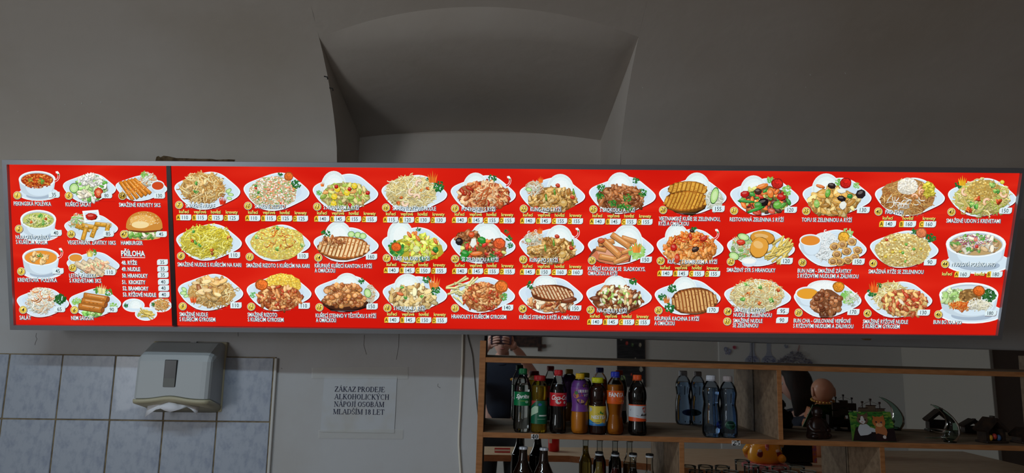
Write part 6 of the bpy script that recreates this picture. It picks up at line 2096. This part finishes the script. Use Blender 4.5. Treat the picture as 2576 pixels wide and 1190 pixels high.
JS = [J[0], J[1], J[2], (mx_, my_, 1.42), J[5], (mx_ + .25, my_ + .07, 1.33), J[9], (mx_ - .25, my_ + .07, 1.33)]
mk('polo_shirt', *skin_geo(JS, [(0, 1), (1, 2), (2, 3), (2, 4), (4, 5), (2, 6), (6, 7)], [.158, .15, .158, .07, .088, .075, .088, .075]), M_NAVYC, man, smooth=True)
mk('collar', *g_tube([(mx_ + .068 * math.cos(t), my_ + .012 + .066 * math.sin(t), 1.462 - .03 * math.sin(t)) for t in np.linspace(0, 2 * PI, 22)], .012, 8), M_NAVYC, man, smooth=True)
mk('shirt_logo', *g_ball((mx_ + .085, my_ + .155, 1.325), .016, 12, 8, (1.3, .35, .7)), mat('logo_yellow', (222, 160, 44), .5), man, smooth=True)
mk('trousers', *skin_geo([J[0], J[13], J[14], (mx_ + .12, my_ - .02, .12), J[17], J[18], (mx_ - .12, my_ - .02, .12)], [(0, 1), (1, 2), (2, 3), (0, 4), (4, 5), (5, 6)], [.16, .105, .078, .062, .105, .078, .062]), M_TROU, man, smooth=True)
for sx in (-1, 1):
    mk('shoe', *g_box(mx_ + sx * .125 - .045, mx_ + sx * .125 + .045, my_ - .09, my_ + .19, 0, .085, .03, 3), M_BLACK, man, smooth=True)
ph = thing('phone', 'dark phone held up sideways by the photographer', 'phone', (mx_ - .013, -2.575, 1.592))
mk('case', *g_box(-.078, .078, -.0045, .0045, 0, .076, .004, 3), mat('phone_dark', (52, 46, 66), .3), ph)
mk('camera_bump', *g_box(-.07, -.045, .004, .008, .03, .066, .003), M_BLACK, ph)

# the seated woman
wx, wy = 2.12, -2.36
HC2 = Vector((wx, wy, 1.34))
yaw2 = 1.95
stool = thing('bar_stool', 'dark bar stool under the seated person, at the counter', 'stool', (wx + .06, wy - .02, 0))
mk('seat', *g_lathe([(.16, .60), (.175, .615), (.175, .63), (.15, .645)], 28), mat('stool_black', (30, 28, 28), .5), stool, smooth=True)
for k in range(4):
    t = PI / 4 + k * PI / 2
    mk('leg', *g_tube([(.12 * math.cos(t), .12 * math.sin(t), .605), (.19 * math.cos(t), .19 * math.sin(t), 0)], .013, 8), mat('stool_steel', (140, 140, 144), .3, metal=.9), stool)
mk('foot_ring', *g_tube([(.165 * math.cos(2 * PI * k / 24), .165 * math.sin(2 * PI * k / 24), .22) for k in range(25)], .008, 6), MATS['stool_steel'], stool)
W0 = Vector((wx + .06, wy - .02, .81))
JW = [W0, W0 + Vector((.02, 0, .16)), (wx + .08, wy, 1.08), (wx + .05, wy, 1.18), (wx + .01, wy, 1.23),
      (wx + .06, wy + .16, 1.09), (wx - .02, wy + .20, .88), (wx - .22, wy + .14, .92), (wx + .05, wy - .16, 1.09), (wx + .0, wy - .22, .87), (wx - .2, wy - .14, .9),
      W0 + Vector((-.1, .09, -.01)), (wx - .36, wy + .10, .72), (wx - .36, wy + .10, .26), (wx - .45, wy + .10, .21), W0 + Vector((-.1, -.09, -.01)), (wx - .36, wy - .12, .72), (wx - .36, wy - .12, .26), (wx - .45, wy - .12, .21)]
EW = [(0, 1), (1, 2), (2, 3), (3, 4), (2, 5), (5, 6), (6, 7), (2, 8), (8, 9), (9, 10), (0, 11), (11, 12), (12, 13), (13, 14), (0, 15), (15, 16), (16, 17), (17, 18)]
RW = [.14, .12, .125, .05, .05, .055, .042, .028, .055, .042, .028, .085, .06, .04, .033, .085, .06, .04, .033]
hl = hand_geo(JW[7], Vector(JW[7]) + Vector((-.07, -.02, -.01)), (0, -1, .2), (0, -.1, -1), .9)
hr = hand_geo(JW[10], Vector(JW[10]) + Vector((-.07, .02, -.01)), (0, 1, .2), (0, .1, -1), .9)
wom = mk('person', *merge(skin_geo(JW, EW, RW), head_geo(HC2, yaw2, .95), hl, hr), M_SKIN, smooth=True)
tag(wom, 'dark haired seated person in dark clothes turned sideways, reflected behind the tan statue', 'person')
eyes(wom, HC2, yaw2, .95)
mk('hair', *hair_geo(HC2, yaw2, 1.08, True), M_HAIR, wom, smooth=True)
mk('dark_top', *skin_geo([JW[0], JW[1], JW[2], (wx + .03, wy, 1.14), JW[5], JW[6], (wx - .18, wy + .15, .91), JW[8], JW[9], (wx - .16, wy - .15, .89)], [(0, 1), (1, 2), (2, 3), (2, 4), (4, 5), (5, 6), (2, 7), (7, 8), (8, 9)], [.165, .165, .17, .085, .085, .065, .045, .085, .065, .045]), M_NAVYC, wom, smooth=True)
mk('trousers', *skin_geo([JW[0], JW[11], JW[12], (wx - .36, wy + .10, .3), JW[15], JW[16], (wx - .36, wy - .12, .3)], [(0, 1), (1, 2), (2, 3), (0, 4), (4, 5), (5, 6)], [.155, .1, .075, .055, .1, .075, .055]), M_TROU, wom, smooth=True)
for sy in (.10, -.12):
    mk('shoe', *g_box(wx - .5, wx - .3, wy + sy - .04, wy + sy + .04, .17, .25, .025, 3), M_BLACK, wom, smooth=True)

# ceiling fittings that carry the lights (outside the picture)
M_FIT = mat('fitting_white', (220, 220, 216), .5)
f1 = thing('tube_fitting', 'white tube light fitting under the vault above the serving side', 'lamp', (-1.15, -2.0, 2.9))
mk('housing', *g_box(-.8, .8, -.06, .06, 0.0, .05, .006), M_FIT, f1)
for sx in (-.6, .6):
    mk('stem', *g_tube([(sx, 0, .04), (sx, 0, .17)], .01, 8), M_FIT, f1)
